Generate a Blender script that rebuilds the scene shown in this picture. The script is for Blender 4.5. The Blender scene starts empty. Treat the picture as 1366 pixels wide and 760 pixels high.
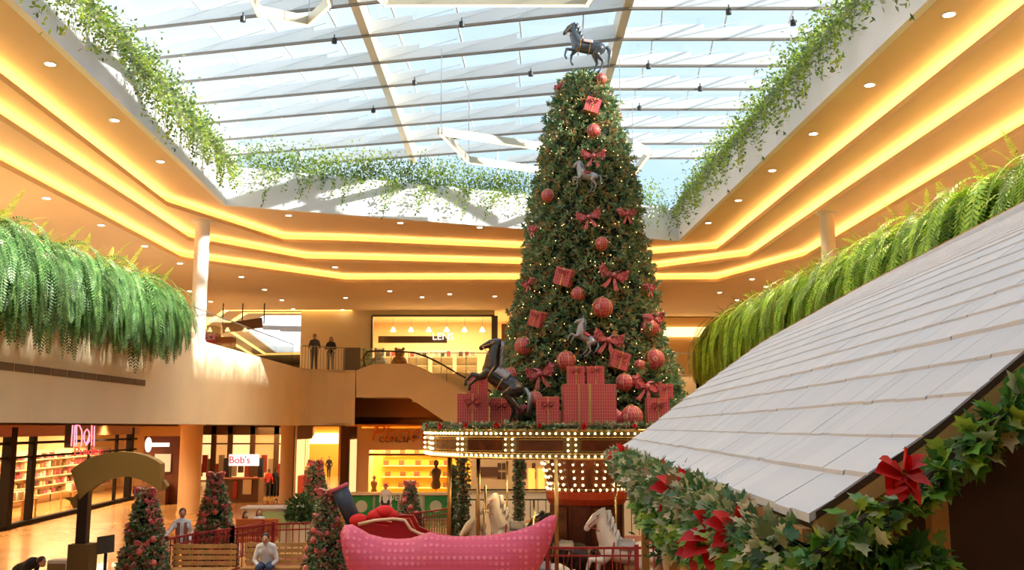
import bpy, bmesh, math, random
import numpy as np
from mathutils import Vector, Matrix, noise
from mathutils.geometry import tessellate_polygon
random.seed(7); RNG = np.random.default_rng(11)
SC = bpy.context.scene; COL = SC.collection
PI = math.pi
# ---------------------------------------------------------------- camera maths (1366 x 760)
F = 1300.0; PITCH = math.atan(190/1300); CAMH = 4.3
def ray(px, py):
    u = (px-683)/F; v = (380-py)/F
    return Vector((u, math.cos(PITCH)-v*math.sin(PITCH), math.sin(PITCH)+v*math.cos(PITCH)))
def atY(px, py, Y): r = ray(px, py); t = Y/r.y; return Vector((r.x*t, Y, CAMH+r.z*t))
def atZ(px, py, z): r = ray(px, py); t = (z-CAMH)/r.z; return Vector((r.x*t, r.y*t, z))
# ---------------------------------------------------------------- materials
MATS = {}
def mat(name, col, rough=.6, metal=0., emit=None, estr=1., var=0., vscale=6., bump=0., bscale=40., trans=0., spec=None, coat=0.):
    if name in MATS: return MATS[name]
    m = bpy.data.materials.new(name); m.use_nodes = True; nt = m.node_tree
    b = nt.nodes['Principled BSDF']
    b.inputs['Base Color'].default_value = (*col, 1); b.inputs['Roughness'].default_value = rough; b.inputs['Metallic'].default_value = metal
    if spec is not None: b.inputs['Specular IOR Level'].default_value = spec
    if coat: b.inputs['Coat Weight'].default_value = coat
    if emit: b.inputs['Emission Color'].default_value = (*emit, 1); b.inputs['Emission Strength'].default_value = estr
    if trans: b.inputs['Transmission Weight'].default_value = trans
    if var or bump:
        tc = nt.nodes.new('ShaderNodeTexCoord')
    if var:
        n = nt.nodes.new('ShaderNodeTexNoise'); n.inputs['Scale'].default_value = vscale; n.inputs['Detail'].default_value = 4
        nt.links.new(tc.outputs['Object'], n.inputs['Vector'])
        r = nt.nodes.new('ShaderNodeValToRGB'); r.color_ramp.elements[0].position = .3; r.color_ramp.elements[1].position = .7
        r.color_ramp.elements[0].color = (*[max(0, c*(1-var)) for c in col], 1); r.color_ramp.elements[1].color = (*[min(1, c*(1+var)) for c in col], 1)
        nt.links.new(n.outputs['Fac'], r.inputs['Fac']); nt.links.new(r.outputs['Color'], b.inputs['Base Color'])
    if bump:
        n2 = nt.nodes.new('ShaderNodeTexNoise'); n2.inputs['Scale'].default_value = bscale
        nt.links.new(tc.outputs['Object'], n2.inputs['Vector'])
        bp = nt.nodes.new('ShaderNodeBump'); bp.inputs['Strength'].default_value = bump; bp.inputs['Distance'].default_value = .02
        nt.links.new(n2.outputs['Fac'], bp.inputs['Height']); nt.links.new(bp.outputs['Normal'], b.inputs['Normal'])
    MATS[name] = m; return m
def leafmat(name, cols, rough=.5, transl=.35):
    """leaves: colour picked per leaf, some light passes through"""
    if name in MATS: return MATS[name]
    m = bpy.data.materials.new(name); m.use_nodes = True; nt = m.node_tree; b = nt.nodes['Principled BSDF']
    g = nt.nodes.new('ShaderNodeNewGeometry'); r = nt.nodes.new('ShaderNodeValToRGB')
    el = r.color_ramp.elements
    while len(el) < len(cols): el.new(.5)
    for i, c in enumerate(cols): el[i].position = i/max(1, len(cols)-1); el[i].color = (*c, 1)
    nt.links.new(g.outputs['Random Per Island'], r.inputs['Fac'])
    nt.links.new(r.outputs['Color'], b.inputs['Base Color']); b.inputs['Roughness'].default_value = rough
    if transl:
        t = nt.nodes.new('ShaderNodeBsdfTranslucent'); mx = nt.nodes.new('ShaderNodeMixShader'); mx.inputs[0].default_value = transl
        nt.links.new(r.outputs['Color'], t.inputs['Color']); nt.links.new(b.outputs[0], mx.inputs[1]); nt.links.new(t.outputs[0], mx.inputs[2])
        nt.links.new(mx.outputs[0], nt.nodes['Material Output'].inputs['Surface'])
    MATS[name] = m; return m
def glassmat(name, tint=(1, 1, 1), refl=.08):
    if name in MATS: return MATS[name]
    m = bpy.data.materials.new(name); m.use_nodes = True; nt = m.node_tree; nt.nodes.remove(nt.nodes['Principled BSDF'])
    t = nt.nodes.new('ShaderNodeBsdfTransparent'); t.inputs[0].default_value = (*tint, 1)
    g = nt.nodes.new('ShaderNodeBsdfGlossy'); g.inputs['Roughness'].default_value = .02
    fr = nt.nodes.new('ShaderNodeLayerWeight'); fr.inputs[0].default_value = .25
    mu = nt.nodes.new('ShaderNodeMath'); mu.operation = 'MULTIPLY'; mu.inputs[1].default_value = refl*4
    mx = nt.nodes.new('ShaderNodeMixShader'); nt.links.new(fr.outputs['Fresnel'], mu.inputs[0]); nt.links.new(mu.outputs[0], mx.inputs[0])
    nt.links.new(t.outputs[0], mx.inputs[1]); nt.links.new(g.outputs[0], mx.inputs[2]); nt.links.new(mx.outputs[0], nt.nodes['Material Output'].inputs['Surface'])
    MATS[name] = m; return m
def plaid(name, base, c2, c3, scale=3.):
    """tartan: crossing stripes in object space"""
    if name in MATS: return MATS[name]
    m = mat(name, base, .55); nt = m.node_tree; b = nt.nodes['Principled BSDF']
    tc = nt.nodes.new('ShaderNodeTexCoord'); sp = nt.nodes.new('ShaderNodeSeparateXYZ'); nt.links.new(tc.outputs['Object'], sp.inputs[0])
    def stripe(src, sc, th):
        mu = nt.nodes.new('ShaderNodeMath'); mu.operation = 'MULTIPLY'; mu.inputs[1].default_value = sc; nt.links.new(src, mu.inputs[0])
        fr = nt.nodes.new('ShaderNodeMath'); fr.operation = 'FRACT'; nt.links.new(mu.outputs[0], fr.inputs[0])
        lt = nt.nodes.new('ShaderNodeMath'); lt.operation = 'LESS_THAN'; lt.inputs[1].default_value = th; nt.links.new(fr.outputs[0], lt.inputs[0]); return lt.outputs[0]
    xy = nt.nodes.new('ShaderNodeMath'); xy.operation = 'ADD'; nt.links.new(sp.outputs[0], xy.inputs[0]); nt.links.new(sp.outputs[1], xy.inputs[1])
    prev = None
    for src, sc, th, c, f in ((xy.outputs[0], scale*2, .5, c2, .35), (sp.outputs[2], scale*2, .5, c2, .25), (xy.outputs[0], scale*2, .13, c3, .55), (sp.outputs[2], scale*1.5, .10, c3, .35)):
        s = stripe(src, sc, th); k = nt.nodes.new('ShaderNodeMath'); k.operation = 'MULTIPLY'; k.inputs[1].default_value = f; nt.links.new(s, k.inputs[0])
        mx = nt.nodes.new('ShaderNodeMix'); mx.data_type = 'RGBA'; nt.links.new(k.outputs[0], mx.inputs[0])
        if prev is None: mx.inputs[6].default_value = (*base, 1)
        else: nt.links.new(prev, mx.inputs[6])
        mx.inputs[7].default_value = (*c, 1); prev = mx.outputs[2]
    nt.links.new(prev, b.inputs['Base Color']); return m
# ---------------------------------------------------------------- objects
ORIG = {}
def tag(o, label=None, cat=None, group=None, kind=None):
    if label: o['label'] = label
    if cat: o['category'] = cat
    if group: o['group'] = group
    if kind: o['kind'] = kind
    return o
def thing(name, label, cat, loc=(0, 0, 0), group=None, rz=0):
    o = bpy.data.objects.new(name, None); COL.objects.link(o); o.location = loc; o.rotation_euler = (0, 0, rz)
    o.empty_display_size = .1; ORIG[o.name] = Vector(loc); return tag(o, label, cat, group)
def link_mesh(name, me, mats, parent=None, smooth=False):
    for m in (mats if isinstance(mats, (list, tuple)) else [mats]): me.materials.append(m)
    if smooth: me.shade_smooth()
    o = bpy.data.objects.new(name, me); COL.objects.link(o)
    if parent is not None: o.parent = parent
    return o
def kids(o): return list(o.children)
def copy_tree(o, parent=None):
    c = o.copy(); COL.objects.link(c)
    if parent is not None: c.parent = parent
    for ch in CH.get(o.name, []): copy_tree(ch, c)
    return c
CH = {}
def note(parent, child): CH.setdefault(parent.name, []).append(child)
class MB:
    def __init__(s): s.v = []; s.f = []; s.mi = []; s.m = 0
    def add(s, vs, fs):
        n = len(s.v); s.v += [tuple(v) for v in vs]; s.f += [tuple(i+n for i in f) for f in fs]; s.mi += [s.m]*len(fs); return s
    def box(s, c, size, rz=0., R=None):
        hx, hy, hz = [d/2 for d in size]; M = R if R is not None else Matrix.Rotation(rz, 3, 'Z'); c = Vector(c)
        vs = [c + M @ Vector((x*hx, y*hy, z*hz)) for z in (-1, 1) for y in (-1, 1) for x in (-1, 1)]
        return s.add(vs, [(0, 2, 3, 1), (4, 5, 7, 6), (0, 1, 5, 4), (2, 6, 7, 3), (0, 4, 6, 2), (1, 3, 7, 5)])
    def bar(s, p, q, w, h=None, up=(0, 0, 1)):
        p, q = Vector(p), Vector(q); h = h or w; d = (q-p).normalized(); u = Vector(up)
        if abs(d.dot(u)) > .98: u = Vector((0, 1, 0))
        a = d.cross(u).normalized(); b = a.cross(d).normalized()
        vs = [e + a*(x*w/2) + b*(z*h/2) for e in (p, q) for x, z in ((-1, -1), (1, -1), (1, 1), (-1, 1))]
        return s.add(vs, [(3, 2, 1, 0), (4, 5, 6, 7), (0, 1, 5, 4), (1, 2, 6, 5), (2, 3, 7, 6), (3, 0, 4, 7)])
    def tube(s, pts, r, n=8, closed=False):
        pts = [Vector(p) for p in pts]; rs = r if isinstance(r, (list, tuple)) else [r]*len(pts); N = len(pts); vs = []; fs = []
        a = None
        for i, p in enumerate(pts):
            if closed: d = pts[(i+1) % N]-pts[i-1]
            else: d = pts[min(i+1, N-1)]-pts[max(i-1, 0)]
            d = d.normalized() if d.length > 1e-9 else Vector((0, 0, 1))
            if a is None:
                a = d.cross(Vector((0, 0, 1)));
                if a.length < .05: a = d.cross(Vector((0, 1, 0)))
            else: a = a - d*a.dot(d)
            a.normalize(); b = d.cross(a)
            vs += [p + (a*math.cos(2*PI*k/n)+b*math.sin(2*PI*k/n))*rs[i] for k in range(n)]
        for i in range(N if closed else N-1):
            j = (i+1) % N
            for k in range(n): fs.append((i*n+k, i*n+(k+1) % n, j*n+(k+1) % n, j*n+k))
        if not closed: fs += [tuple(range(n-1, -1, -1)), tuple((N-1)*n+k for k in range(n))]
        return s.add(vs, fs)
    def lathe(s, prof, c=(0, 0, 0), n=24, R=None):
        c = Vector(c); M = R or Matrix.Identity(3); vs = []; fs = []
        for r, z in prof: vs += [c + M @ Vector((r*math.cos(2*PI*k/n), r*math.sin(2*PI*k/n), z)) for k in range(n)]
        for i in range(len(prof)-1):
            for k in range(n): fs.append((i*n+k, i*n+(k+1) % n, (i+1)*n+(k+1) % n, (i+1)*n+k))
        if prof[0][0] > 1e-4: fs.append(tuple(range(n-1, -1, -1)))
        if prof[-1][0] > 1e-4: fs.append(tuple((len(prof)-1)*n+k for k in range(n)))
        return s.add(vs, fs)
    def ball(s, c, r, n=12, m=8, sc=(1, 1, 1), R=None):
        c = Vector(c); M = R or Matrix.Identity(3)
        prof = [(math.sin(PI*i/m), -math.cos(PI*i/m)) for i in range(m+1)]; vs = []; fs = []
        for a, z in prof: vs += [c + M @ Vector((r*sc[0]*a*math.cos(2*PI*k/n), r*sc[1]*a*math.sin(2*PI*k/n), r*sc[2]*z)) for k in range(n)]
        for i in range(m):
            for k in range(n): fs.append((i*n+k, i*n+(k+1) % n, (i+1)*n+(k+1) % n, (i+1)*n+k))
        return s.add(vs, fs)
    def prism(s, poly, d0, d1, ax='z'):
        """extrude a 2-D outline: ax z: (x,y)+z, y: (x,z)+y, x: (y,z)+x"""
        def P(p, d): return (p[0], p[1], d) if ax == 'z' else ((p[0], d, p[1]) if ax == 'y' else (d, p[0], p[1]))
        n = len(poly); vs = [P(p, d0) for p in poly]+[P(p, d1) for p in poly]
        tris = tessellate_polygon([[Vector((p[0], p[1], 0)) for p in poly]])
        fs = [tuple(t) for t in tris]+[tuple(i+n for i in reversed(t)) for t in tris]+[(i, (i+1) % n, n+(i+1) % n, n+i) for i in range(n)]
        return s.add(vs, fs)
    def build(s, name, mats, parent=None, smooth=False, origin=None, note_=True):
        if parent is not None: o0 = ORIG.get(parent.name, Vector((0, 0, 0)))
        elif origin is not None: o0 = Vector(origin)
        else:
            A = np.array(s.v); mn, mx = A.min(0), A.max(0); o0 = Vector(((mn[0]+mx[0])/2, (mn[1]+mx[1])/2, mn[2]))
        me = bpy.data.meshes.new(name); me.from_pydata([(x-o0.x, y-o0.y, z-o0.z) for x, y, z in s.v], [], s.f)
        if any(s.mi): me.polygons.foreach_set('material_index', s.mi)
        bm = bmesh.new(); bm.from_mesh(me); bmesh.ops.remove_doubles(bm, verts=bm.verts, dist=1e-5); bmesh.ops.recalc_face_normals(bm, faces=bm.faces); bm.to_mesh(me); bm.free()
        o = link_mesh(name, me, mats, parent, smooth)
        if parent is None: o.location = o0; ORIG[o.name] = Vector(o0)
        else: ORIG[o.name] = Vector(o0); note(parent, o)
        return o
def np_obj(name, V, Fq, mats, parent=None, smooth=False, origin=None, mi=None):
    V = np.asarray(V, dtype=np.float32).reshape(-1, 3); Fq = np.asarray(Fq, dtype=np.int32)
    o0 = ORIG.get(parent.name, Vector((0, 0, 0))) if parent is not None else Vector(origin if origin is not None else (0, 0, 0))
    V = V - np.array(o0, dtype=np.float32); k = Fq.shape[1]
    me = bpy.data.meshes.new(name); me.vertices.add(len(V)); me.vertices.foreach_set('co', V.ravel())
    me.loops.add(Fq.size); me.loops.foreach_set('vertex_index', Fq.ravel()); me.polygons.add(len(Fq))
    me.polygons.foreach_set('loop_start', np.arange(0, Fq.size, k, dtype=np.int32))
    if mi is not None: me.polygons.foreach_set('material_index', np.asarray(mi, dtype=np.int32))
    me.update(calc_edges=True)
    o = link_mesh(name, me, mats, parent, smooth)
    if parent is None: o.location = o0; ORIG[o.name] = Vector(o0)
    else: ORIG[o.name] = Vector(o0); note(parent, o)
    return o
def struct(o): o['kind'] = 'structure'; return o
def unit(a): return a/np.maximum(1e-9, np.linalg.norm(a, axis=-1, keepdims=True))
def leaf_quads(P, D, L, W, up=None, droop=.0):
    """P base points, D directions, L/W arrays: one folded diamond leaf each -> verts, quads"""
    n = len(P); D = unit(D); R = RNG.normal(size=(n, 3)) if up is None else up
    S = unit(np.cross(D, R)); Nn = np.cross(S, D); L = np.broadcast_to(L, n)[:, None]; W = np.broadcast_to(W, n)[:, None]
    mid = P + D*L*.45
    V = np.stack([P, mid+S*W*.5+Nn*W*.15, P+D*L-Nn*L*droop, mid-S*W*.5+Nn*W*.15], 1).reshape(-1, 3)
    return V, np.arange(4*n).reshape(n, 4)
def cat_q(parts):
    Vs = []; Fs = []; n = 0
    for V, Q in parts: Vs.append(V); Fs.append(Q+n); n += len(V)
    return np.concatenate(Vs), np.concatenate(Fs)
# organic surfaces: capsules fused into one skin
def fuse(name, chains, balls, voxel, m, parent, smooth_it=4, cuts=()):
    b = MB()
    for ch in chains:
        for (p, r), (q, s_) in zip(ch[:-1], ch[1:]):
            p, q = Vector(p), Vector(q)
            b.tube([p, q], [r, s_], 12)
        for p, r in ch: b.ball(p, r, 12, 8)
    for c, r, sc in balls: b.ball(c, r, 14, 10, sc)
    me = bpy.data.meshes.new('tmp'); me.from_pydata(b.v, [], b.f)
    o = bpy.data.objects.new('tmp', me); COL.objects.link(o)
    md = o.modifiers.new('r', 'REMESH'); md.mode = 'VOXEL'; md.voxel_size = voxel
    s2 = o.modifiers.new('s', 'SMOOTH'); s2.iterations = smooth_it; s2.factor = .5
    dg = bpy.context.evaluated_depsgraph_get(); me2 = bpy.data.meshes.new_from_object(o.evaluated_get(dg), depsgraph=dg)
    bpy.data.objects.remove(o); me2.name = name
    o2 = link_mesh(name, me2, m, parent, True); ORIG[o2.name] = Vector((0, 0, 0))
    if parent is not None: note(parent, o2)
    return o2
def text_obj(name, s, size, m, loc, rz=0., ext=.02, parent=None, shear=0., align='CENTER'):
    cu = bpy.data.curves.new(name, 'FONT'); cu.body = s; cu.size = size; cu.extrude = ext; cu.align_x = align; cu.align_y = 'CENTER'; cu.shear = shear
    t = bpy.data.objects.new('tmp', cu); COL.objects.link(t); dg = bpy.context.evaluated_depsgraph_get()
    me = bpy.data.meshes.new_from_object(t.evaluated_get(dg), depsgraph=dg); bpy.data.objects.remove(t)
    me.transform(Matrix.Rotation(rz, 4, 'Z') @ Matrix.Rotation(PI/2, 4, 'X')); o = link_mesh(name, me, m, parent)
    o0 = ORIG.get(parent.name, Vector((0, 0, 0))) if parent is not None else Vector((0, 0, 0))
    o.location = Vector(loc)-o0; return o

# ---------------------------------------------------------------- palette
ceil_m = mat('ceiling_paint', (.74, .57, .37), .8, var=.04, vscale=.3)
plaster = mat('plaster_fascia', (.84, .70, .46), .55, var=.05, vscale=.7)
stone_w = mat('white_render', (.86, .87, .87), .7, var=.06, vscale=.6, bump=.2, bscale=12)
white_m = mat('white_paint', (.8, .8, .78), .5)
gold_m = mat('gold_paint', (.62, .37, .10), .35, .7)
brass = mat('brass', (.75, .50, .18), .25, .95)
red_m = mat('red_gloss', (.36, .012, .012), .35)
red_pole = mat('fence_red', (.26, .015, .02), .4)
black_m = mat('black_metal', (.012, .011, .011), .45)
dark_m = mat('dark_brown', (.035, .017, .01), .6)
wood_m = mat('honey_wood', (.48, .25, .08), .55, var=.2, vscale=5)
led_m = mat('led_amber', (1, .6, .2), emit=(1, .62, .22), estr=10.5)
bulb_m = mat('bulb_glow', (1, .9, .6), emit=(1, .78, .36), estr=3.0)
dl_m = mat('downlight_glow', (1, 1, .9), emit=(1, .9, .7), estr=6)
shopglow = mat('shop_light_panel', (1, .9, .6), emit=(1, .72, .34), estr=7)
glass_m = glassmat('clear_glass', (.93, .96, .96), .03)
sky_glass = glassmat('skylight_glass', (.97, .99, 1), .02)
skin_m = mat('skin', (.55, .30, .20), .55)
hair_d = mat('hair_dark', (.03, .018, .012), .6)
# ================================================================ SHELL
ZO, Z1, Z2, Z3 = 11.7, 11.35, 11.0, 10.65
OPEN = [(-8.2, -6), (-8.7, 16.2), (-9.56, 31.9), (.85, 36.0), (6.64, 38.2), (7.24, 16.2), (7.7, -6)]
LIP1 = [(-10.1, -6), (-10.44, 19.1), (-11.06, 30.5), (-8.79, 36.8), (-6.4, 37.1), (5.72, 40.0), (8.3, 38.8), (8.46, 28.6), (8.74, 15.8), (9.1, -6)]
LIP2 = [(-10.9, -6), (-11.23, 20.6), (-11.67, 34.6), (-8.42, 39.1), (-6.8, 39.3), (6.22, 41.4), (9.47, 38.4), (9.6, 27.3), (9.8, 17.6), (10.1, -6)]
LIP3 = [(-12.3, -6), (-12.49, 23.1), (-12.63, 36.7), (-7.4, 42.5), (6.38, 42.5), (9.0, 42.4), (11.1, 36.5), (11.0, 21.8), (11.1, -6)]
SKY2 = [(-14.16, 55.3), (-11.5, 55.3), (-12.6, 66), (-16.3, 82), (-20.1, 83), (-17.2, 62)]
def offset(poly, d):
    """grow an outline outwards by d (clockwise or not)"""
    n = len(poly); A = sum(poly[i][0]*poly[(i+1) % n][1]-poly[(i+1) % n][0]*poly[i][1] for i in range(n)); sgn = 1 if A > 0 else -1; out = []
    for i in range(n):
        p0, p1, p2 = Vector(poly[i-1]), Vector(poly[i]), Vector(poly[(i+1) % n])
        a = (p1-p0).normalized(); b = (p2-p1).normalized(); na = Vector((a.y, -a.x))*sgn; nb = Vector((b.y, -b.x))*sgn
        m = (na+nb).normalized(); k = d/max(.35, m.dot(na)); out.append(tuple(p1+m*k))
    return out
def plate(mb, outer, holes, z, th=.06):
    loops = [[Vector((*p, 0)) for p in outer]]+[[Vector((*p, 0)) for p in h] for h in holes]
    flat = [v for l in loops for v in l]; t = tessellate_polygon(loops); n = len(flat)
    mb.add([(v.x, v.y, z) for v in flat]+[(v.x, v.y, z+th) for v in flat], [tuple(x) for x in t]+[tuple(i+n for i in reversed(x)) for x in t])
def wall_strip(mb, poly, z0, z1, closed=True, th=0.):
    n = len(poly)
    q = offset(poly, th) if th else None
    for i in range(n if closed else n-1):
        a, b = poly[i], poly[(i+1) % n]
        mb.add([(*a, z0), (*b, z0), (*b, z1), (*a, z1)], [(0, 1, 2, 3)])
        if q:
            c, d = q[i], q[(i+1) % n]
            mb.add([(*c, z0), (*d, z0), (*d, z1), (*c, z1)], [(0, 1, 2, 3)])
            mb.add([(*a, z1), (*b, z1), (*d, z1), (*c, z1)], [(0, 1, 2, 3)]); mb.add([(*a, z0), (*b, z0), (*d, z0), (*c, z0)], [(0, 1, 2, 3)])
BIG = [(-48, -14), (42, -14), (42, 100), (-48, 100)]
m = MB()
plate(m, offset(LIP1, .45), [OPEN], ZO); plate(m, offset(LIP2, .45), [LIP1], Z1); plate(m, offset(LIP3, .45), [LIP2], Z2)
OP2 = SKY2
plate(m, BIG, [LIP3, OP2], Z3)
for L, za, zb in ((LIP1, Z1, ZO), (LIP2, Z2, Z1), (LIP3, Z3, Z2)):
    wall_strip(m, offset(L, .45), za, zb+.06)            # back of each cove
    wall_strip(m, L, za-.03, za+.11, th=.03)             # the lip
struct(m.build('ceiling', ceil_m))
for L, z, nm in ((LIP1, Z1, 'innermost'), (LIP2, Z2, 'middle'), (LIP3, Z3, 'outermost')):
    m = MB(); a = offset(L, .10); b = offset(L, .26); n = len(a)
    for i in range(n-1):
        m.add([(*a[i], z+.065), (*a[i+1], z+.065), (*b[i+1], z+.08), (*b[i], z+.08)], [(0, 1, 2, 3)])
    o = m.build('cove_light', led_m); tag(o, f'{nm} of the three amber cove light strips ringing the skylight opening', 'light', 'cove light strips in the stepped ceiling')
# white parapet band round the opening and its planter ledge
ZB = 13.0
m = MB(); wall_strip(m, OPEN, ZO-.04, ZB, th=.16); struct(m.build('trim_1', stone_w))
m = MB(); plate(m, offset(OPEN, 4.2), [offset(OPEN, .16)], ZO+.35, .05); struct(m.build('trim_2', stone_w))
m = MB(); wall_strip(m, offset(OPEN, .75), ZO+.35, ZB-.12, th=.1); plate(m, offset(OPEN, .85), [offset(OPEN, .16)], ZB-.15, .03); struct(m.build('trim_3', mat('planter_soil', (.09, .06, .035), .9)))
# upstand under the glass roof
ZF = 16.5
UP = [(-12.9, -6), (-12.9, 44.3), (11.6, 44.3), (11.6, -6)]
m = MB()
for i in range(4):
    a, b = UP[i], UP[(i+1) % 4]; top = 14.1 if i in (1, 2) else 17.5  # right side lowered too, to let the sun in under the roof
    m.add([(*a, 11.8), (*b, 11.8), (*b, top), (*a, top)], [(0, 1, 2, 3)])
struct(m.build('wall_upstand', stone_w))
# far clerestory
w1 = struct(MB().add([(-12.9, 44.25, 14.1), (11.6, 44.25, 14.1), (11.6, 44.25, 17.5), (-12.9, 44.25, 17.5)], [(0, 1, 2, 3)]).build('window_1', sky_glass))
w6 = struct(MB().add([(11.6, 44.3, 14.1), (11.6, -6, 14.1), (11.6, -6, 17.5), (11.6, 44.3, 17.5)], [(0, 1, 2, 3)]).build('sun_glazing', sky_glass))  # side glazing added so the low sun reaches tree and ferns
m = MB()
for k in range(15): m.box((11.55, -5.8+k*3.5, 15.8), (.1, .07, 3.4))
m.build('mullion', white_m, w6)  # bars of the added side glazing
m = MB()
for k in range(9): x = -12.9+k*3.06; m.box((x, 44.2, 15.8), (.07, .1, 3.4))
m.box((-.65, 44.2, 14.1), (24.5, .14, .12)); m.build('mullion', white_m, w1)
# glass roof with white translucent fins
fin_m = mat('fin_membrane', (.84, .86, .86), .6); nt = fin_m.node_tree; tr = nt.nodes.new('ShaderNodeBsdfTranslucent'); tr.inputs[0].default_value = (.88, .90, .92, 1)
mx = nt.nodes.new('ShaderNodeMixShader'); mx.inputs[0].default_value = .5; nt.links.new(nt.nodes['Principled BSDF'].outputs[0], mx.inputs[1]); nt.links.new(tr.outputs[0], mx.inputs[2]); nt.links.new(mx.outputs[0], nt.nodes['Material Output'].inputs['Surface'])
grey_edge = mat('fin_edge', (.20, .17, .14), .5)
bar_m = mat('glazing_bar', (.72, .74, .74), .5)
w2 = struct(MB().box((-.65, 19.2, 17.55), (24.5, 50.3, .03)).build('window_2', sky_glass))
XK = 3.4; TL = math.tan(math.radians(14.3))
fins = []
for k in range(-13, 8):
    y0 = 27.15+2.3*k
    segs = []
    xl = -12.85; yl = y0+(XK-xl)*TL
    if yl > 44.2: xl = XK-(44.2-y0)/TL; yl = 44.2
    if xl < XK: segs.append(((xl, yl), (XK, y0)))
    segs.append(((XK, y0), (11.5, y0)))
    if y0 > 44: continue
    m = MB()
    for (xa, ya), (xb, yb) in segs:
        L = math.hypot(xb-xa, yb-ya); n = max(1, round(L/3.1))
        for j in range(n):
            f0, f1 = j/n, (j+1)/n; p = Vector((xa+(xb-xa)*f0, ya+(yb-ya)*f0)); q = Vector((xa+(xb-xa)*f1, ya+(yb-ya)*f1)); d = (q-p).normalized(); nn = Vector((-d.y, d.x))
            zt0, zt1 = ZF+.34, ZF+.50
            for sgn in (0, 1):
                o_ = nn*(.03*sgn)
                m.add([(p.x+o_.x, p.y+o_.y, ZF), (q.x+o_.x, q.y+o_.y, ZF), (q.x+o_.x, q.y+o_.y, zt1), (p.x+o_.x, p.y+o_.y, zt0)], [(0, 1, 2, 3)])
    m.build('fin', fin_m, w2)
    e = MB()
    for (xa, ya), (xb, yb) in segs: e.bar((xa, ya, ZF-.03), (xb, yb, ZF-.03), .09, .07)
    e.build('fin_edge', grey_edge, w2)
# raking rods on the fins and bars in the glass
m = MB()
for k in range(-13, 8):
    y0 = 27.15+2.3*k
    for j in range(9):
        x = XK-1.1-j*2.05; y = y0+(XK-x)*TL
        if y < 43.6 and x > -12.6:
            m.bar((x, y-2.25, ZF+1.0), (x+.12, y-.05, ZF+.95), .05, .06); m.bar((x, y-.07, ZF+.52), (x-2.6, y+2.6*TL-.07, ZF+.04), .02, .02)
    for j in range(4):
        x = XK+1.4+j*2.1
        if y0 < 43.5: m.bar((x, y0-2.2, ZF+1.0), (x+.25, y0-.05, ZF+.95), .05, .06); m.bar((x+.25, y0-.07, ZF+.52), (x-1.9, y0-.07, ZF+.04), .02, .02)
m.build('glazing_bars', bar_m, w2)
m = MB()
for x in (-4.6, XK): m.bar((x, -5.5, ZF+.35), (x, 44.2, ZF+.35), .26, .7)
m.build('ridge_beam', mat('beam_cream', (.66, .58, .46), .5), w2)
# spotlights under the fins
spots = [(324, 25), (446, 54), (616, 32), (553, 110), (498, 147), (708, 98), (865, 88), (853, 144), (972, 15), (934, 118), (1058, 30)]
proto = None
for px, py in spots:
    p = atZ(px, py, ZF-.2)
    if proto is None:
        proto = thing('spotlight', 'small black spotlight clipped under a white skylight fin', 'light', p, 'black spotlights under the skylight fins')
        MB().lathe([(.05, -.10), (.085, -.09), (.085, .06), (.03, .10)], p, 12).build('lamp_body', black_m, proto); MB().bar(p+Vector((0, 0, .08)), p+Vector((0, 0, .2)), .03).build('bracket', black_m, proto)
    else: c = copy_tree(proto); c.location = p
# floors
floor_m = mat('floor_tile', (.62, .40, .20), .22, var=.08, vscale=.4, coat=.2)
nt = floor_m.node_tree; br = nt.nodes.new('ShaderNodeTexBrick'); tc = nt.nodes.new('ShaderNodeTexCoord')
br.offset = 0; br.inputs['Scale'].default_value = 1; br.inputs['Brick Width'].default_value = 1.2; br.inputs['Row Height'].default_value = 1.2; br.inputs['Mortar Size'].default_value = .006
br.inputs['Color1'].default_value = (.60, .36, .14, 1); br.inputs['Color2'].default_value = (.54, .30, .11, 1); br.inputs['Mortar'].default_value = (.35, .22, .12, 1)
nt.links.new(tc.outputs['Object'], br.inputs['Vector']); nt.links.new(br.outputs['Color'], nt.nodes['Principled BSDF'].inputs['Base Color'])
struct(MB().box((-3, 43, -.05), (90, 114, .1)).build('floor', floor_m, origin=(0, 0, 0)))
# upper gallery: slab with the atrium void cut out (void edge = fascia line)
VOID = [(-10.2, -6), (-10.2, 30), (-10.2, 46.6), (-9.6, 47.9), (-7.7, 48.5), (-5.2, 48.5), (-5.2, 51), (9.4, 51), (9.4, -6)]
m = MB(); plate(m, BIG, [VOID], 7.0, .1); struct(m.build('floor_upper', mat('upper_floor', (.70, .58, .42), .3)))
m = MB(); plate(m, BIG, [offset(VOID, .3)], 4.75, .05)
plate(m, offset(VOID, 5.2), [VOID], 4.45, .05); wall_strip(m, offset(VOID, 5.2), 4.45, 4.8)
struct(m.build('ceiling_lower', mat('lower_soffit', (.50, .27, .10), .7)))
m = MB(); n = 4
path = [(-10.2, -6)]+[(-10.2, y) for y in (8, 16, 24, 30, 38, 44, 46)]+[(-10.1, 46.9), (-9.75, 47.6), (-9.1, 48.1), (-8.3, 48.4), (-7.76, 48.44)]
for a, b in zip(path[:-1], path[1:]):
    d = (Vector(b)-Vector(a)).normalized(); o_ = Vector((-d.y, d.x))*.25
    a2, b2 = Vector(a)+o_, Vector(b)+o_
    m.add([(*a, 4.4), (*b, 4.4), (*b, 7.12), (*a, 7.12), (*a2, 4.4), (*b2, 4.4), (*b2, 7.12), (*a2, 7.12)], [(0, 1, 2, 3), (4, 7, 6, 5), (3, 2, 6, 7), (0, 4, 5, 1)])
wl = struct(m.build('wall_left_fascia', plaster))
m = MB()
for k in range(17): m.box((-10.19, 14.0+k*.8, 5.52), (.02, .74, .16))
m.build('vent_slot', mat('slot_dark', (.2, .12, .06), .7), wl)
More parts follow.
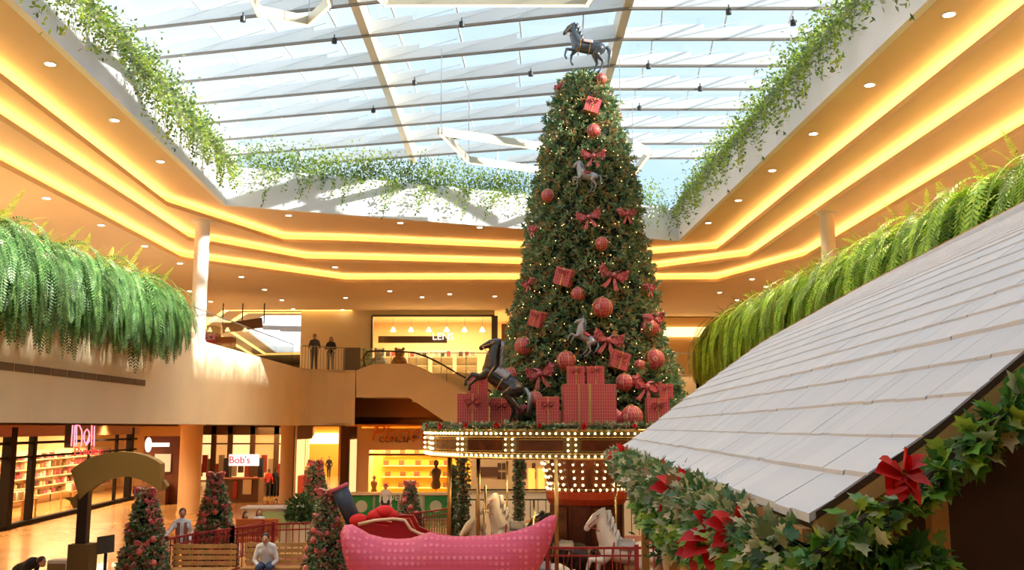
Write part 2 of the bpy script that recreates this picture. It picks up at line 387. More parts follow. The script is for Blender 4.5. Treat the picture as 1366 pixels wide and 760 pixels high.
m = MB(); m.box((9.55, 21, 5.77), (.3, 54, 2.75)); struct(m.build('wall_right_fascia', plaster))
m = MB(); m.box((2.2, 51.15, 6.35), (14.8, .25, 1.5)); struct(m.build('wall_back_fascia', plaster))
m = MB(); m.box((.5, 51.6, 5.1), (18.4, .2, 1.5)); struct(m.build('wall_back_recess', mat('ramp_shade_orange', (.70, .33, .09), .7)))  # orange-brown puts the shade behind the stair into the wall colour
# outer walls
m = MB()
m.box((-48, 43, 5.5), (.3, 114, 11)); m.box((42, 43, 5.5), (.3, 114, 11)); m.box((-3, 100, 5.5), (90, .3, 11)); m.box((-3, -14, 5.5), (90, .3, 11))
struct(m.build('wall_outer', mat('wall_warm', (.62, .42, .22), .7)))
frost = mat('frosted_glass', (.9, .93, .95), .5); nt = frost.node_tree; t_ = nt.nodes.new('ShaderNodeBsdfTranslucent'); t_.inputs[0].default_value = (1, 1, 1, 1); nt.links.new(t_.outputs[0], nt.nodes['Material Output'].inputs['Surface'])
# second skylight over the far gallery
m = MB(); wall_strip(m, SKY2, Z3-.03, Z3+.6, th=.1); struct(m.build('trim_4', white_m))
m = MB(); a = offset(SKY2, -.02)
plate(m, SKY2, [], Z3+.5, .05); w3 = struct(m.build('window_3', frost))
m = MB()
for k in range(4): m.box((-16+.9*k, 66+1.2*k, Z3+.45), (6.5, .12, .1), rz=.2)
m.build('mullion', grey_edge, w3)
for d, nm in ((1.0, 'inner'), (2.2, 'outer')):
    m = MB(); a = offset(SKY2, d); b = offset(SKY2, d+.3)
    for i in range(len(a)): j = (i+1) % len(a); m.add([(*a[i], Z3-.02), (*a[j], Z3-.02), (*b[j], Z3-.02), (*b[i], Z3-.02)], [(0, 1, 2, 3)])
    tag(m.build('cove_light', mat('led_amber_flat', (1, .7, .3), emit=(1, .62, .16), estr=1.6)), f'{nm} amber light line round the small far skylight', 'light', 'light lines round the far skylight')
# glass balustrade on the left gallery edge
g = thing('glass_railing', 'frameless glass railing along the curved left gallery edge', 'railing', (-10.25, 30, 7.12))
m = MB()
rp = [(-10.3, 29.8), (-10.3, 34), (-10.3, 38), (-10.3, 42), (-10.3, 46)]
for a, b in zip(rp[:-1], rp[1:]): m.bar((*a, 7.62), (b[0], b[1]-.05, 7.62), .02, 1.0)
m.build('glass_pane', glass_m, g)
MB().tube([(x, y, 8.16) for x, y in rp], .022, 6).build('handrail', mat('steel_grey', (.35, .34, .33), .3, .8), g)
# metal railing by the couple
g = thing('metal_railing', 'grey metal railing with thin balusters in front of the standing couple', 'railing', (-9.3, 47.8, 7.12))
m = MB(); A = Vector((-10.1, 46.9, 0)); B = Vector((-8.3, 48.3, 0)); st = MATS['steel_grey']
for k in range(15):
    p = A.lerp(B, k/14); m.bar((p.x, p.y, 7.12), (p.x, p.y, 8.2), .025)
m.build('baluster', st, g); tag(g.children[0], kind='stuff')
MB().tube([(A.x, A.y, 8.2), (B.x, B.y, 8.2)], .03, 6).build('top_rail', st, g)
o = MB().box((-8.0, 48.75, 7.68), (.85, .1, 1.15)).build('notice_screen', mat('panel_olive', (.16, .14, .10), .5)); tag(o, 'dark grey square panel standing beside the couple on the gallery', 'panel')
# columns
def column(nm, x, y, r, z0, z1, m_, label):
    t = thing(nm, label, 'column', (x, y, z0))
    MB().lathe([(r, z0), (r, z1)], (x, y, 0), 32).build('shaft', m_, t, smooth=False)
    MB().lathe([(r+.12, z1-.06), (r+.12, z1)], (x, y, 0), 32).build('collar', white_m if z0 > 5 else m_, t)
    MB().lathe([(r+.04, z0), (r+.04, z0+.12)], (x, y, 0), 32).build('base_ring', m_, t)
    t['kind'] = 'structure'; return t
colw = mat('column_white', (.85, .85, .82), .25, coat=.3)
column('column', -10.68, 33, .25, 7.1, Z1, colw, 'white round column on the left gallery beside the hanging ferns')
column('column', 9.9, 30, .22, 7.1, Z2, mat('column_cream', (.75, .66, .52), .4), 'cream round column rising behind the right hand ferns')
colb = mat('column_beige', (.68, .52, .34), .3, coat=.15)
column('column', -16.4, 50.5, .55, 0, 4.45, colb, 'thick beige column nearer the arched gold sign')
column('column', -13.0, 57.5, .46, 0, 4.45, colb, 'beige column to the right of the white burger sign')
# downlights
dl = None
def downlight(p, label, group):
    global dl
    if dl is None:
        dl = thing('downlight', label, 'light', p, group)
        MB().lathe([(.13, -.012), (.13, .0)], p, 16).build('trim_ring', white_m, dl)
        MB().lathe([(.10, -.018), (.10, -.012)], p, 16).build('lens', dl_m, dl); return dl
    c = copy_tree(dl); c.location = p; tag(c, label, 'light', group); return c
D0 = [(67, 85), (153, 160), (214, 215), (385, 287), (534, 297), (1266, 19), (1160, 113), (1085, 178), (1030, 227), (985, 267), (945, 297), (640, 303)]
for px, py in D0: downlight(atZ(px, py, ZO-.002), 'small round downlight in the soffit nearest the skylight opening', 'downlights of the innermost soffit')
D3 = [(62, 264), (135, 300), (193, 328), (240, 351), (322, 369), (353, 386), (376, 400), (391, 412), (302, 414), (281, 402), (253, 388), (600, 392), (660, 395), (563, 396), (461, 397), (457, 413), (960, 390), (1003, 372), (1022, 382), (447, 356), (520, 388), (983, 400)]
for px, py in D3:
    if px > 0: downlight(atZ(px, py, Z3-.002), 'small round downlight in the flat outer gallery ceiling', 'downlights of the outer gallery ceiling')
def spot(p, e, c=(1, .62, .28), ang=2.4, size=.15, d=(0, 0, -1)):
    l = bpy.data.lights.new('lamp', 'SPOT'); l.energy = e; l.color = c; l.spot_size = ang; l.spot_blend = .8; l.shadow_soft_size = size
    o = bpy.data.objects.new('lamp', l); COL.objects.link(o); o.location = p; o.rotation_euler = Vector(d).to_track_quat('-Z', 'Y').to_euler(); return o
def area(p, e, c, sx, sy, d=(0, 0, -1)):
    l = bpy.data.lights.new('lamp', 'AREA'); l.energy = e; l.color = c; l.shape = 'RECTANGLE'; l.size = sx; l.size_y = sy
    o = bpy.data.objects.new('lamp', l); COL.objects.link(o); o.location = p; o.rotation_euler = Vector(d).to_track_quat('-Z', 'Y').to_euler(); return o
# ================================================================ SHOPS, RAMP, GROUND FLOOR FITTINGS
# stair balustrade behind the carousel
def rampshape(Y): return [tuple(atY(px, py, Y).xz) for px, py in [(475, 494), (490, 488), (500, 485), (545, 485), (560, 489), (578, 498), (640, 534), (735, 592), (735, 628), (640, 592), (545, 530), (475, 530)]]
t = thing('stair_balustrade', 'beige solid balustrade of the stair descending behind the carousel', 'balustrade', (-5, 48.4, 4.4))
MB().prism(rampshape(48.45), 48.45, 48.8, 'y').build('front_panel', plaster, t)
MB().prism(rampshape(48.45), 50.4, 50.7, 'y').build('rear_panel', plaster, t)
a = rampshape(48.45); m = MB()
for p, q in ((a[-1], a[-2]), (a[-2], a[-3]), (a[-3], a[-4])): m.add([(p[0], 48.8, p[1]+.12), (q[0], 48.8, q[1]+.12), (q[0], 50.4, q[1]+.12), (p[0], 50.4, p[1]+.12)], [(0, 1, 2, 3)])
m.build('soffit_panel', MATS['ramp_shade_orange'], t)
hp = [(492, 497), (486, 484), (485, 476), (490, 469), (503, 468), (530, 468.5), (552, 470), (570, 476), (590, 486), (612, 499), (640, 514), (690, 542)]
t = thing('stair_railing', 'dark curving handrail over the glass of the descending stair', 'railing', atY(545, 485, 48.6))
MB().tube([atY(px, py, 48.6) for px, py in hp], .045, 8).build('handrail', mat('dark_steel', (.06, .05, .045), .35, .6), t)
for px, y0, y1 in ((500, 468, 486), (522, 468, 486), (545, 469.5, 486), (570, 476, 495), (596, 489, 510), (625, 506, 526)): MB().bar(atY(px, y0, 48.6), atY(px, y1, 48.6), .03).build('baluster', MATS['dark_steel'], t)
for (a, b) in (((500, 486), (522, 486)), ((522, 486), (545, 486)), ((545, 486), (570, 495)), ((570, 495), (596, 510))):
    p, q = atY(*a, 48.62), atY(*b, 48.62); m = MB(); m.add([p, q, q+Vector((0, 0, .58)), p+Vector((0, 0, .58))], [(0, 1, 2, 3)]); m.build('glass_pane', glass_m, t)
# ---- upper shop
wy = 53.2
sh_cream = mat('shop_cream', (.80, .60, .34), .7); shelf_m = mat('shelf_cream', (.75, .62, .42), .5); dkwood = mat('dark_wood', (.13, .06, .025), .5)
m = MB(); x0, x1, zt = -7.65, -.95, 10.35
m.box((-9.6, wy, 8.85), (3.9, .2, 3.6)); m.box(((x0+x1)/2, wy, (zt+Z3)/2), (x1-x0, .2, Z3-zt)); m.box((3.0, wy, 8.85), (5.6, .2, 3.6)); m.box((.95-.9, wy, 8.85), (.1, .2, 3.6))
struct(m.build('wall_back_upper', plaster))
m = MB(); m.box((x0, wy-.12, 8.7), (.1, .2, 3.3)); m.box((x1, wy-.12, 8.7), (.34, .2, 3.3)); m.box(((x0+x1)/2, wy-.12, zt), (x1-x0, .2, .1)); struct(m.build('trim_5', mat('shop_frame', (.12, .11, .10), .5)))
struct(MB().box(((x0+x1)/2, wy, 8.75), (x1-x0, .02, 3.2)).build('window_4', glass_m))
m = MB(); m.box(((x0+x1)/2, wy+6.3, 8.85), (x1-x0+2, .1, 3.6)); m.box((x0-1, wy+3.2, 8.85), (.1, 6, 3.6)); m.box((x1+1, wy+3.2, 8.85), (.1, 6, 3.6)); struct(m.build('wall_upper_shop', sh_cream))
t = thing('shop_bulkhead', 'brown hanging bulkhead inside the wide upper shop window', 'bulkhead', (-5.3, wy+.6, 9.1))
MB().box((-5.5, wy+.7, 9.12), (3.8, .3, .36)).build('board', dkwood, t)
o = text_obj('shop_sign', 'LENS', .54, mat('sign_white', (.9, .9, .85), .5, emit=(1, .95, .8), estr=.8), atY(591, 449, wy-.05), ext=.04); tag(o, 'white capital letters LENS inside the upper shop window', 'sign')
for k, (cx, w) in enumerate(((-6.8, 1.2), (-5.4, 1.2), (-4.0, 1.2), (-2.6, 1.2))):
    t = thing('display_shelf', ['cream shelf unit at the end of the upper shop nearest the stair handrail curve', 'second cream shelf unit of the upper shop, beside the one at the handrail', 'third cream shelf unit of the upper shop, under the white letters', 'cream shelf unit of the upper shop nearest the rearing black horse'][k], 'shelf', (cx, wy+3, 7.1), 'shelf units in the upper shop')
    m = MB(); m.box((cx, wy+3.2, 7.9), (w, .05, 1.6)); m.box((cx-w/2, wy+3, 7.9), (.05, .4, 1.6)); m.box((cx+w/2, wy+3, 7.9), (.05, .4, 1.6)); m.build('carcass', shelf_m, t)
    for z in (7.3, 7.8, 8.3): MB().box((cx, wy+3, z), (w-.06, .4, .04)).build('shelf', shelf_m, t)
    for j in range(3):
        o = MB().box((cx-.35+.35*j, wy+2.95, 8.48+random.uniform(-.03, .03)), (.22, .2, random.uniform(.22, .34))).build('handbag', mat('goods%d' % ((k+j) % 3), [(.10, .06, .04), (.45, .06, .05), (.5, .42, .3)][(k+j) % 3], .5)); tag(o, 'small bag on the top shelf in the upper shop window', 'bag', 'bags on the upper shop shelves')
for k in range(6):
    cx = -7+k*1.05; o = thing('pendant_lamp', 'small glowing pendant lamp in a row across the upper shop', 'lamp', (cx, wy+4, 10.1), 'pendant lamps of the upper shop')
    MB().lathe([(.03, .25), (.16, .0), (.13, -.02)], (cx, wy+4, 9.9), 14).build('lamp_shade', shopglow, o); MB().tube([(cx, wy+4, 10.1), (cx, wy+4, Z3)], .01, 5).build('cord', black_m, o)
area((-4.3, wy+2.5, 10.5), 520, (1, .74, .42), 6, 4)
# wooden door, railing on rear gallery
o = MB().box((-.1, wy-.15, 8.5), (.95, .1, 2.8)).build('door_1', mat('orange_wood', (.48, .20, .05), .5)); struct(o)
MB().box((.25, wy-.24, 8.2), (.04, .06, .5)).build('door_handle', st, o)
t = thing('glass_railing', 'glass railing with thin posts in front of the wide upper shop window', 'railing', (0, 51.1, 7.1))
m = MB(); m.box((2.2, 51.1, 7.62), (14.6, .02, 1.0)); m.build('glass_pane', glass_m, t)
MB().box((2.2, 51.1, 8.16), (14.8, .05, .05)).build('handrail', st, t)
for k in range(12): MB().box((-5+k*1.3, 51.1, 7.62), (.04, .05, 1.04)).build('post', st, t)
# upper gallery wall on the right behind the tree, lit shop
m = MB(); m.box((12.2, 56.2, 8.85), (8.2, .2, 3.5)); m.box((6.1, 54.8, 8.85), (.2, 3, 3.5)); struct(m.build('wall_upper_right', mat('wall_amber', (.70, .44, .18), .6)))
t = thing('lit_shop_sign', 'glowing yellow shop fascia beyond the tree beside the ferns', 'sign', (10.5, 55.9, 9.3))
MB().box((10.3, 56.0, 9.75), (5.2, .15, .55)).build('sign_face', mat('sign_yellow', (1, .8, .4), emit=(1, .72, .30), estr=1.7), t)
o = MB().box((11.9, 55.6, 8.0), (.7, .3, 1.5)).build('light_box', mat('panel_white', (.8, .8, .75), .5, emit=(1, 1, .95), estr=.6)); tag(o, 'tall white lit panel beside the gallery shop beyond the ferns', 'panel')
# hanging dark sign structure on left upper gallery
t = thing('hanging_sign', 'dark brown sign beam hung on rods left of the small skylight', 'sign', (-16.5, 50, 8.9))
p0, p1 = atY(297, 438, 50), atY(350, 430, 50)
MB().bar(p0, p1, .12, .5).build('sign_board', dkwood, t)
for px in (297, 323, 352): q = atY(px, 432, 50); MB().bar(q, (q.x, q.y, Z3), .05).build('rod', black_m, t)
# red and white cafe stall on the gallery behind the column
t = thing('stall', 'red and brown stall on the gallery beside the white column', 'stall', atY(292, 470, 46))
for px0, px1, y0, y1, c in ((274, 292, 445, 462, 'stall_red'), (292, 312, 450, 464, 'stall_brown'), (279, 291, 435, 446, 'stall_cream')):
    a, b = atY(px0, y1, 46), atY(px1, y0, 46); col = {'stall_red': (.45, .02, .04), 'stall_brown': (.35, .10, .03), 'stall_cream': (.6, .45, .25)}[c]
    MB().box(((a.x+b.x)/2, 46, (a.z+b.z)/2), (abs(b.x-a.x), .8, abs(b.z-a.z))).build('counter' if c != 'stall_cream' else 'sign', mat(c, col, .5), t)
for px, py, Y, c, lb in ((533, 480, 52.0, (.30, .13, .03), 'brown rounded wooden figure standing behind the stair handrail'), (490, 482, 52.4, (.30, .38, .22), 'pale green rounded figure at the top end of the stair handrail'), (506, 481, 52.3, (.45, .52, .55), 'pale blue white rounded figure between the green and the brown ones')):
    p = atY(px, py, Y); t = thing('rounded_figure', lb, 'figure', (p.x, Y, 7.1)); mm = mat('fig%d' % px, c, .5, var=.5, vscale=6)
    MB().lathe([(.30, 0), (.42, .25), (.45, .55), (.36, .85), (.2, .98)], (p.x, Y, 7.1), 18).build('torso', mm, t, True); MB().ball((p.x, Y, 8.22), .27, 14, 10).build('head', mm, t, True)
    for s_ in (-.2, .2): MB().ball((p.x+s_, Y, 8.45), .09, 8, 6).build('ear', mm, t, True)
# escalator handrail head at the couple
# ---- green plant sculpture on the landing
# ---- ground floor: corner shop with script sign
gy = 52.0
X = lambda px, Y=gy: atY(px, 620, Y).x
Zy = lambda py, Y=gy: atY(683, py, Y).z
sgn_m = mat('sign_band', (.66, .48, .28), .5)
m = MB(); m.box(((X(478)+X(645))/2, gy, (Zy(571)+Zy(600))/2), (X(645)-X(478), .3, Zy(571)-Zy(600))); m.box((X(486), gy, 1.6), (.5, .4, 3.3)); m.box((X(600), gy, 1.6), (.25, .4, 3.3)); m.box((X(478), gy+2.5, 2.2), (.2, 5, 4.4)); struct(m.build('wall_shop_front', sgn_m))
mg = mat('script_gold', (.62, .22, .03), .5)
o = thing('shop_sign', 'orange script word with small dark capitals over the bright yellow shop', 'sign', atY(532, 580, gy-.2))
text_obj('script_word', 'Planet', 1.2, mg, atY(531, 578, gy-.2), ext=.04, parent=o, shear=.35); text_obj('lettering', 'CONCEPT', .42, dkwood, atY(530, 586.5, gy-.2), ext=.03, parent=o)
yel = mat('wall_yellow', (.80, .50, .10), .7)
m = MB(); m.box(((X(478)+X(645))/2, gy+5, 2.2), (8, .1, 4.4)); m.box((X(645)+.6, gy+2.5, 2.2), (.1, 5, 4.4)); struct(m.build('wall_shop_rear', yel))
m = MB(); m.box((X(545), gy-.05, Zy(606)), (X(605)-X(490), .2, .12)); struct(m.build('trim_6', mat('door_trim', (.25, .12, .04), .5)))
for k in range(4):
    z = .9+k*.62; o = MB().box((X(548), gy+4.7, z), (4.2, .35, .05)).build('wall_shelf', shelf_m); tag(o, 'long wall shelf at the back of the yellow shop, %s' % ['lowest', 'second from the bottom', 'second from the top', 'topmost'][k]+' of four', 'shelf', 'wall shelves of the yellow shop')
    for j in range(5):
        o = MB().box((X(548)-1.8+j*.85+random.uniform(-.1, .1), gy+4.65, z+.16), (.3, .2, .26)).build('handbag', dkwood if (j+k) % 3 else MATS['goods1']); tag(o, 'dark handbag on a wall shelf of the yellow shop', 'bag', 'handbags in the yellow shop')
area((X(545), gy+2.5, 4.2), 700, (1, .66, .22), 5, 3)
def mannequin(x, y, z, h, col, label):
    t = thing('mannequin', label, 'mannequin', (x, y, z)); s = h/1.75
    b = MB(); b.lathe([(.16*s, 0), (.16*s, .02), (.02, .03), (.02, .75*s), (.15*s, .8*s), (.17*s, .95*s), (.12*s, 1.1*s), (.19*s, 1.35*s), (.17*s, 1.45*s), (.05*s, 1.5*s), (.05*s, 1.56*s), (.09*s, 1.62*s), (.085*s, 1.72*s), (.02, 1.78*s)], (x, y, z), 14); b.build('torso_form', col, t, True); return t
mannequin(X(496), gy+1, 0, 1.75, dkwood, 'dark dressed mannequin inside the door side of the yellow shop')
mannequin(X(583), gy-.6, 0, 2.6, MATS['goods0'], 'tall dark dressed figure form beside the yellow shop entrance')
# ---- corridor far beyond
fy = 92.0
XF = lambda px: atY(px, 620, fy).x
m = MB(); m.box((XF(430), fy, 2.2), (12, .2, 4.4)); struct(m.build('wall_far', yel))
o = MB().box((XF(438), fy-.3, 3.3), (4.6, .2, 1.0)).build('far_shop_sign', MATS['sign_yellow']); tag(o, 'glowing cream sign at the far end of the ground floor corridor', 'sign')
area((XF(430), fy-8, 4.3), 800, (1, .7, .3), 6, 14)
for side, px in (('left', 404), ('right', 466)):
    for k in range(5):
        Y = 60+k*7; x = atY(px+(-1 if side == 'left' else 1)*(2-k)*2, 620, Y).x; t = thing('corridor_facade', 'brown framed lit bay of the far corridor, %s wall, %s from the hall' % (side, ['first', 'second', 'third', 'fourth', 'fifth'][k]), 'shop front', (x, Y, 0))
        m = MB(); m.box((x, Y-2.6, 2.2), (.5, .4, 4.4)); m.box((x, Y, 4.0), (.4, 5, .8)); m.build('frame', [dkwood, MATS['stall_brown'], MATS['wall_amber']][k % 3], t)
        MB().box((x+(.3 if side == 'right' else -.3), Y, 1.8), (.1, 5, 3.6)).build('lit_display', mat('display_%d' % (k % 2), [(.8, .55, .25), (.7, .42, .14)][k % 2], .6, emit=[(1, .62, .25), (1, .5, .15)][k % 2], estr=[.9, .45][k % 2]), t)
        MB().box((x, Y+1, .7), (.35, 1.4, 1.4)).build('display_goods', [MATS['goods1'], dkwood, MATS['goods2']][k % 3], t)
# shop rows flanking: brown framed bay fronts behind the burger stand
by = 80.0
XB = lambda px: atY(px, 620, by).x
bays = [(262, 284), (284, 306), (306, 336), (336, 368), (368, 396)]
for k, (a, b) in enumerate(bays):
    xa, xb = XB(a), XB(b); m = MB(); t = thing('shop_facade', 'brown framed lit shop bay beyond the burger stand, %s from the thick beige column' % ['first', 'second', 'third', 'fourth', 'fifth'][k], 'shop front', ((xa+xb)/2, by, 0))
    m.box((xa+.1, by, 2.2), (.2, .2, 4.4)); m.box((xb-.1, by, 2.2), (.2, .2, 4.4)); m.box(((xa+xb)/2, by, 4.1), (xb-xa, .2, .7)); m.box(((xa+xb)/2, by, 3.0), (xb-xa, .12, .12)); m.build('frame', dkwood, t)
    MB().box(((xa+xb)/2, by+.3, 1.9), (xb-xa-.2, .05, 3.6)).build('lit_display', mat('display_%d' % (k % 2), [(.8, .55, .25), (.7, .42, .14)][k % 2], .6, emit=[(1, .62, .25), (1, .5, .15)][k % 2], estr=[.9, .45][k % 2]), t)
    for j in range(3):
        MB().box((xa+(j+.7)*(xb-xa)/3.4, by+.1, .9+.5*(j % 2)), (.4, .3, 1.0+.4*j)).build('display_goods', [dkwood, MATS['goods1'], MATS['goods2']][(j+k) % 3], t)
# burger stand
kx = atY(322, 640, 58.5).x
t = thing('burger_stand', 'dark food stand carrying the white box sign with red lettering', 'stand', (kx, 58.5, 0))
MB().box((kx, 58.6, .65), (2.3, 1.2, 1.3)).build('counter', dkwood, t); MB().box((kx, 58.5, 1.34), (2.5, 1.4, .08)).build('worktop', MATS['stall_brown'], t)
MB().box((kx-1.0, 59, 1.9), (.3, .3, 1.2)).build('post', black_m, t); MB().box((kx+1.0, 59, 1.9), (.3, .3, 1.2)).build('post', black_m, t); MB().box((kx+.5, 57.95, .9), (.5, .06, .9)).build('menu_panel', mat('menu', (.8, .7, .5), .5), t); MB().box((kx-.2, 57.95, .7), (.25, .06, 1.0)).build('red_panel', red_m, t)
sz = atY(325, 613.5, 58.2); s = MB().box((sz.x, 58.3, sz.z), (1.72, .25, .66)).build('sign_box', mat('sign_box', (.9, .88, .85), .5, emit=(1, .95, .9), estr=.75), t)
text_obj('lettering', "Bob's", .58, mat('sign_red', (.6, .01, .02), .5, emit=(.7, .01, .03), estr=.3), (sz.x-.22, 58.13, sz.z), ext=.02, parent=s)
for k, px in enumerate((358, 375)):
    o = thing('food_stand', ['brown cafe counter right of the burger stand', 'smaller brown cafe counter beside the thin beige column'][k], 'counter', (atY(px, 640, 64).x, 64, 0)); x = atY(px, 640, 64).x
    MB().box((x, 64, .55), (1.6, .9, 1.1)).build('counter', dkwood, o); MB().box((x, 64, 1.14), (1.7, 1.0, .06)).build('worktop', wood_m, o)
o = thing('round_sign', 'white round illuminated sign on the wall left of the thick beige column', 'sign', atY(198, 593, 55))
p = atY(198, 593, 55); MB().ball(p, .42, 20, 10, (.45, .3, 1)).build('disc', MATS['sign_box'], o)
p = atY(214, 593, 56); o = MB().box(p, (1.0, .1, .22)).build('sign_bar', MATS['sign_box']); tag(o, 'white glowing bar sign beside the round white sign', 'sign')
t = thing('dark_kiosk', 'dark kiosk front under the white bar sign', 'kiosk', (atY(214, 620, 56.5).x, 56.5, 0)); x = atY(216, 620, 56.5).x
m = MB(); m.box((x, 57, 1.9), (2.3, .6, 3.8)); m.build('front_wall', mat('kiosk_brown', (.12, .03, .012), .6), t); MB().box((x, 56.6, 2.3), (.9, .1, 1.0)).build('screen', mat('screen_cream', (.5, .4, .25), .4, emit=(1, .8, .5), estr=.3), t); MB().box((x-.2, 56.3, .6), (1.3, .6, 1.2)).build('counter', dkwood, t)
# ---- left shop front
S0 = Vector((-20.55, 30, 0)); SD = Vector((-2.5, 31, 0)).normalized(); SN = Vector((-SD.y, SD.x, 0))  # SN points away from the hall
def sp(px): # storefront point under a picture column, on the floor line
    u = (px-683)/F; # ray hits the plane of the front
    r = ray(px, 690); a = r.x, r.y; det = a[0]*(-SD.y)+a[1]*SD.x; tt = (S0.x*(-SD.y)+S0.y*SD.x)/det; return Vector((a[0]*tt, a[1]*tt, 0))
E0, E1 = S0-SD*12, S0+SD*30.5
struct(MB().bar(E0+Vector((0, 0, 4.15)), E1+Vector((0, 0, 4.15)), .3, .5).build('wall_left', mat('header_brown', (.24, .10, .035), .5)))
m = MB(); m.bar(E0+Vector((0, 0, 3.62)), E1+Vector((0, 0, 3.62)), .14, .12); m.bar(E0+Vector((0, 0, 3.0)), E1+Vector((0, 0, 3.0)), .12, .1)
m.bar(E0+Vector((0, 0, .1)), E1+Vector((0, 0, .1)), .3, .2); struct(m.build('trim_7', mat('frame_black', (.012, .008, .006), .75, spec=.1)))
posts = [(-40, .3), (6, .42), (36, .22), (41, .1), (113, .1), (150, .16), (168, .34)]
for px, w in posts:
    p = sp(px); struct(MB().bar(p, p+Vector((0, 0, 4.3)), w).build('window_post', MATS['frame_black'])); 
struct(MB().add([E0, E1, E1+Vector((0, 0, 3.9)), E0+Vector((0, 0, 3.9))], [(0, 1, 2, 3)]).build('window_5', glass_m))
R0, R1 = E0+SN*5, S0+SD*44+SN*5
struct(MB().add([R0, R1, R1+Vector((0, 0, 4.4)), R0+Vector((0, 0, 4.4)), S0+SD*44, S0+SD*44+Vector((0, 0, 4.4))], [(0, 1, 2, 3), (1, 4, 5, 2)]).build('wall_left_shop', mat('shop_peach', (.82, .56, .28), .7)))
goods = [mat('gd%d' % i, c, .5) for i, c in enumerate([(.5, .10, .12), (.15, .07, .03), (.7, .5, .3), (.75, .7, .6), (.6, .2, .25), (.3, .15, .05)])]
gp = None
for k in range(10):
    c = S0+SD*(k*3.3+8)+SN*4.5; t = thing('display_shelf', 'tall lit display shelf along the rear wall of the pink-neon shop', 'shelf', c, 'rear shelves of the pink-neon shop')
    ang = math.atan2(SD.y, SD.x); m = MB(); m.box(c+Vector((0, 0, 1.5)), (3.0, .06, 3.0), ang); m.build('back_panel', shelf_m, t)
    for z in (.5, 1.0, 1.5, 2.0, 2.5):
        MB().box(c+Vector((0, 0, z))-SN*.25, (3.0, .45, .05), ang).build('shelf', shelf_m, t)
        for j in range(6):
            p = c+SD*(-1.25+j*.5+random.uniform(-.1, .1))+Vector((0, 0, z+.03))-SN*.25; h = random.uniform(.15, .36)
            mtl = random.choice(goods); o = MB().box(p+Vector((0, 0, h/2)), (random.uniform(.15, .32), .22, h), ang).build('gift_carton', mtl); tag(o, 'small coloured carton on the rear shelves of the pink-neon shop', 'carton', 'cartons in the pink-neon shop')
for k, px in enumerate((30, 60, 75, 135)):
    p = sp(px)+SN*1.6; t = thing('display_table', ['display table with red and cream goods behind the thickest black window post', 'display table with goods behind the middle pane of the pink-neon shop', 'display table further along the pink-neon shop', 'display table near the far end of the pink-neon shop'][k], 'table', p)
    ang = math.atan2(SD.y, SD.x)
    MB().box(p+Vector((0, 0, .85)), (1.7, .8, .06), ang).build('table_top', wood_m, t)
    for a in (-.75, .75):
        for b in (-.32, .32): q = p+SD*a+SN*b; MB().bar(q, q+Vector((0, 0, .83)), .06).build('leg', wood_m, t)
    for j in range(3):
        q = p+SD*(-.5+j*.5)+Vector((0, 0, .88)); o = MB().box(q+Vector((0, 0, .2)), (.3, .3, .4), ang).build('gift_carton', goods[(j+k) % 6]); tag(o, 'coloured carton standing on a table in the pink-neon shop', 'carton', 'cartons on the tables of the pink-neon shop')
for k in range(6):
    c = S0+SD*(k*6+2)+SN*2.2; area(c+Vector((0, 0, 4.2)), 480, (1, .66, .32), 2.5, 4)
neon = mat('neon_pink', (1, .3, .35), emit=(1, .16, .22), estr=2.2)
t = thing('neon_sign', 'pink neon outline letters over smaller red lettering above the arched gold sign', 'sign', atY(110, 582, 44))
def stroke(pts, mm, Y=44, r=.028): MB().tube([atY(a, b, Y) for a, b in pts], r, 6).build('neon_tube', mm, t)
for pts in ([(97, 567), (95, 595)], [(100, 567), (98.5, 595)], [(102, 567), (102, 594)], [(102, 567), (106, 567.5), (109, 574), (109.5, 585), (108, 595)], [(112, 583), (113, 576), (116, 572), (119, 576), (119, 588), (116, 593), (113, 590), (112, 583)], [(114, 594), (120, 580)], [(122.5, 567), (122, 594)], [(126, 568), (125.5, 595)]): stroke(pts, neon)
o = MB().box(atY(92.5, 581, 44.2), (.28, .3, 1.05)).build('side_panel', black_m, t)
text_obj('lettering', 'Puider', .5, mat('neon_red', (.6, .02, .03), emit=(.8, .03, .04), estr=.9), atY(118, 602, 44), ext=.02, parent=t)
# ---- hoarding counter with green panels
cy = 47.0; x0, x1 = atY(466, 660, cy).x, atY(664, 660, cy).x
t = thing('counter', 'long white topped counter with green and white front panels behind the carousel fence', 'counter', ((x0+x1)/2, cy, 0))
MB().box(((x0+x1)/2, cy+.3, 1.2), (x1-x0, .8, .1)).build('countertop', mat('counter_cream', (.8, .7, .52), .4), t)
MB().box(((x0+x1)/2, cy+.35, .58), (x1-x0-.1, .6, 1.14)).build('body', mat('counter_body', (.5, .45, .35), .5), t)
gr = mat('panel_green', (.03, .30, .08), .4, var=.3, vscale=2); wh = mat('panel_pale', (.55, .62, .5), .4)
for k in range(6):
    xa = x0+(x1-x0)*(k+.05)/6; xb = x0+(x1-x0)*(k+.95)/6; MB().box(((xa+xb)/2, cy+.02, .6), (xb-xa, .04, 1.0)).build('front_panel', wh if k == 2 else gr, t)
    MB().lathe([(.28, 0), (.28, .02)], ((xa+xb)/2, cy+.01, .62), 20, Matrix.Rotation(PI/2, 3, 'X')).build('round_motif', wh if k != 2 else gr, t)
text_obj('lettering', 'DELE', .42, mat('txt_white', (.85, .85, .82), .5), atY(531, 663.5, cy-.03), ext=.01, parent=t)
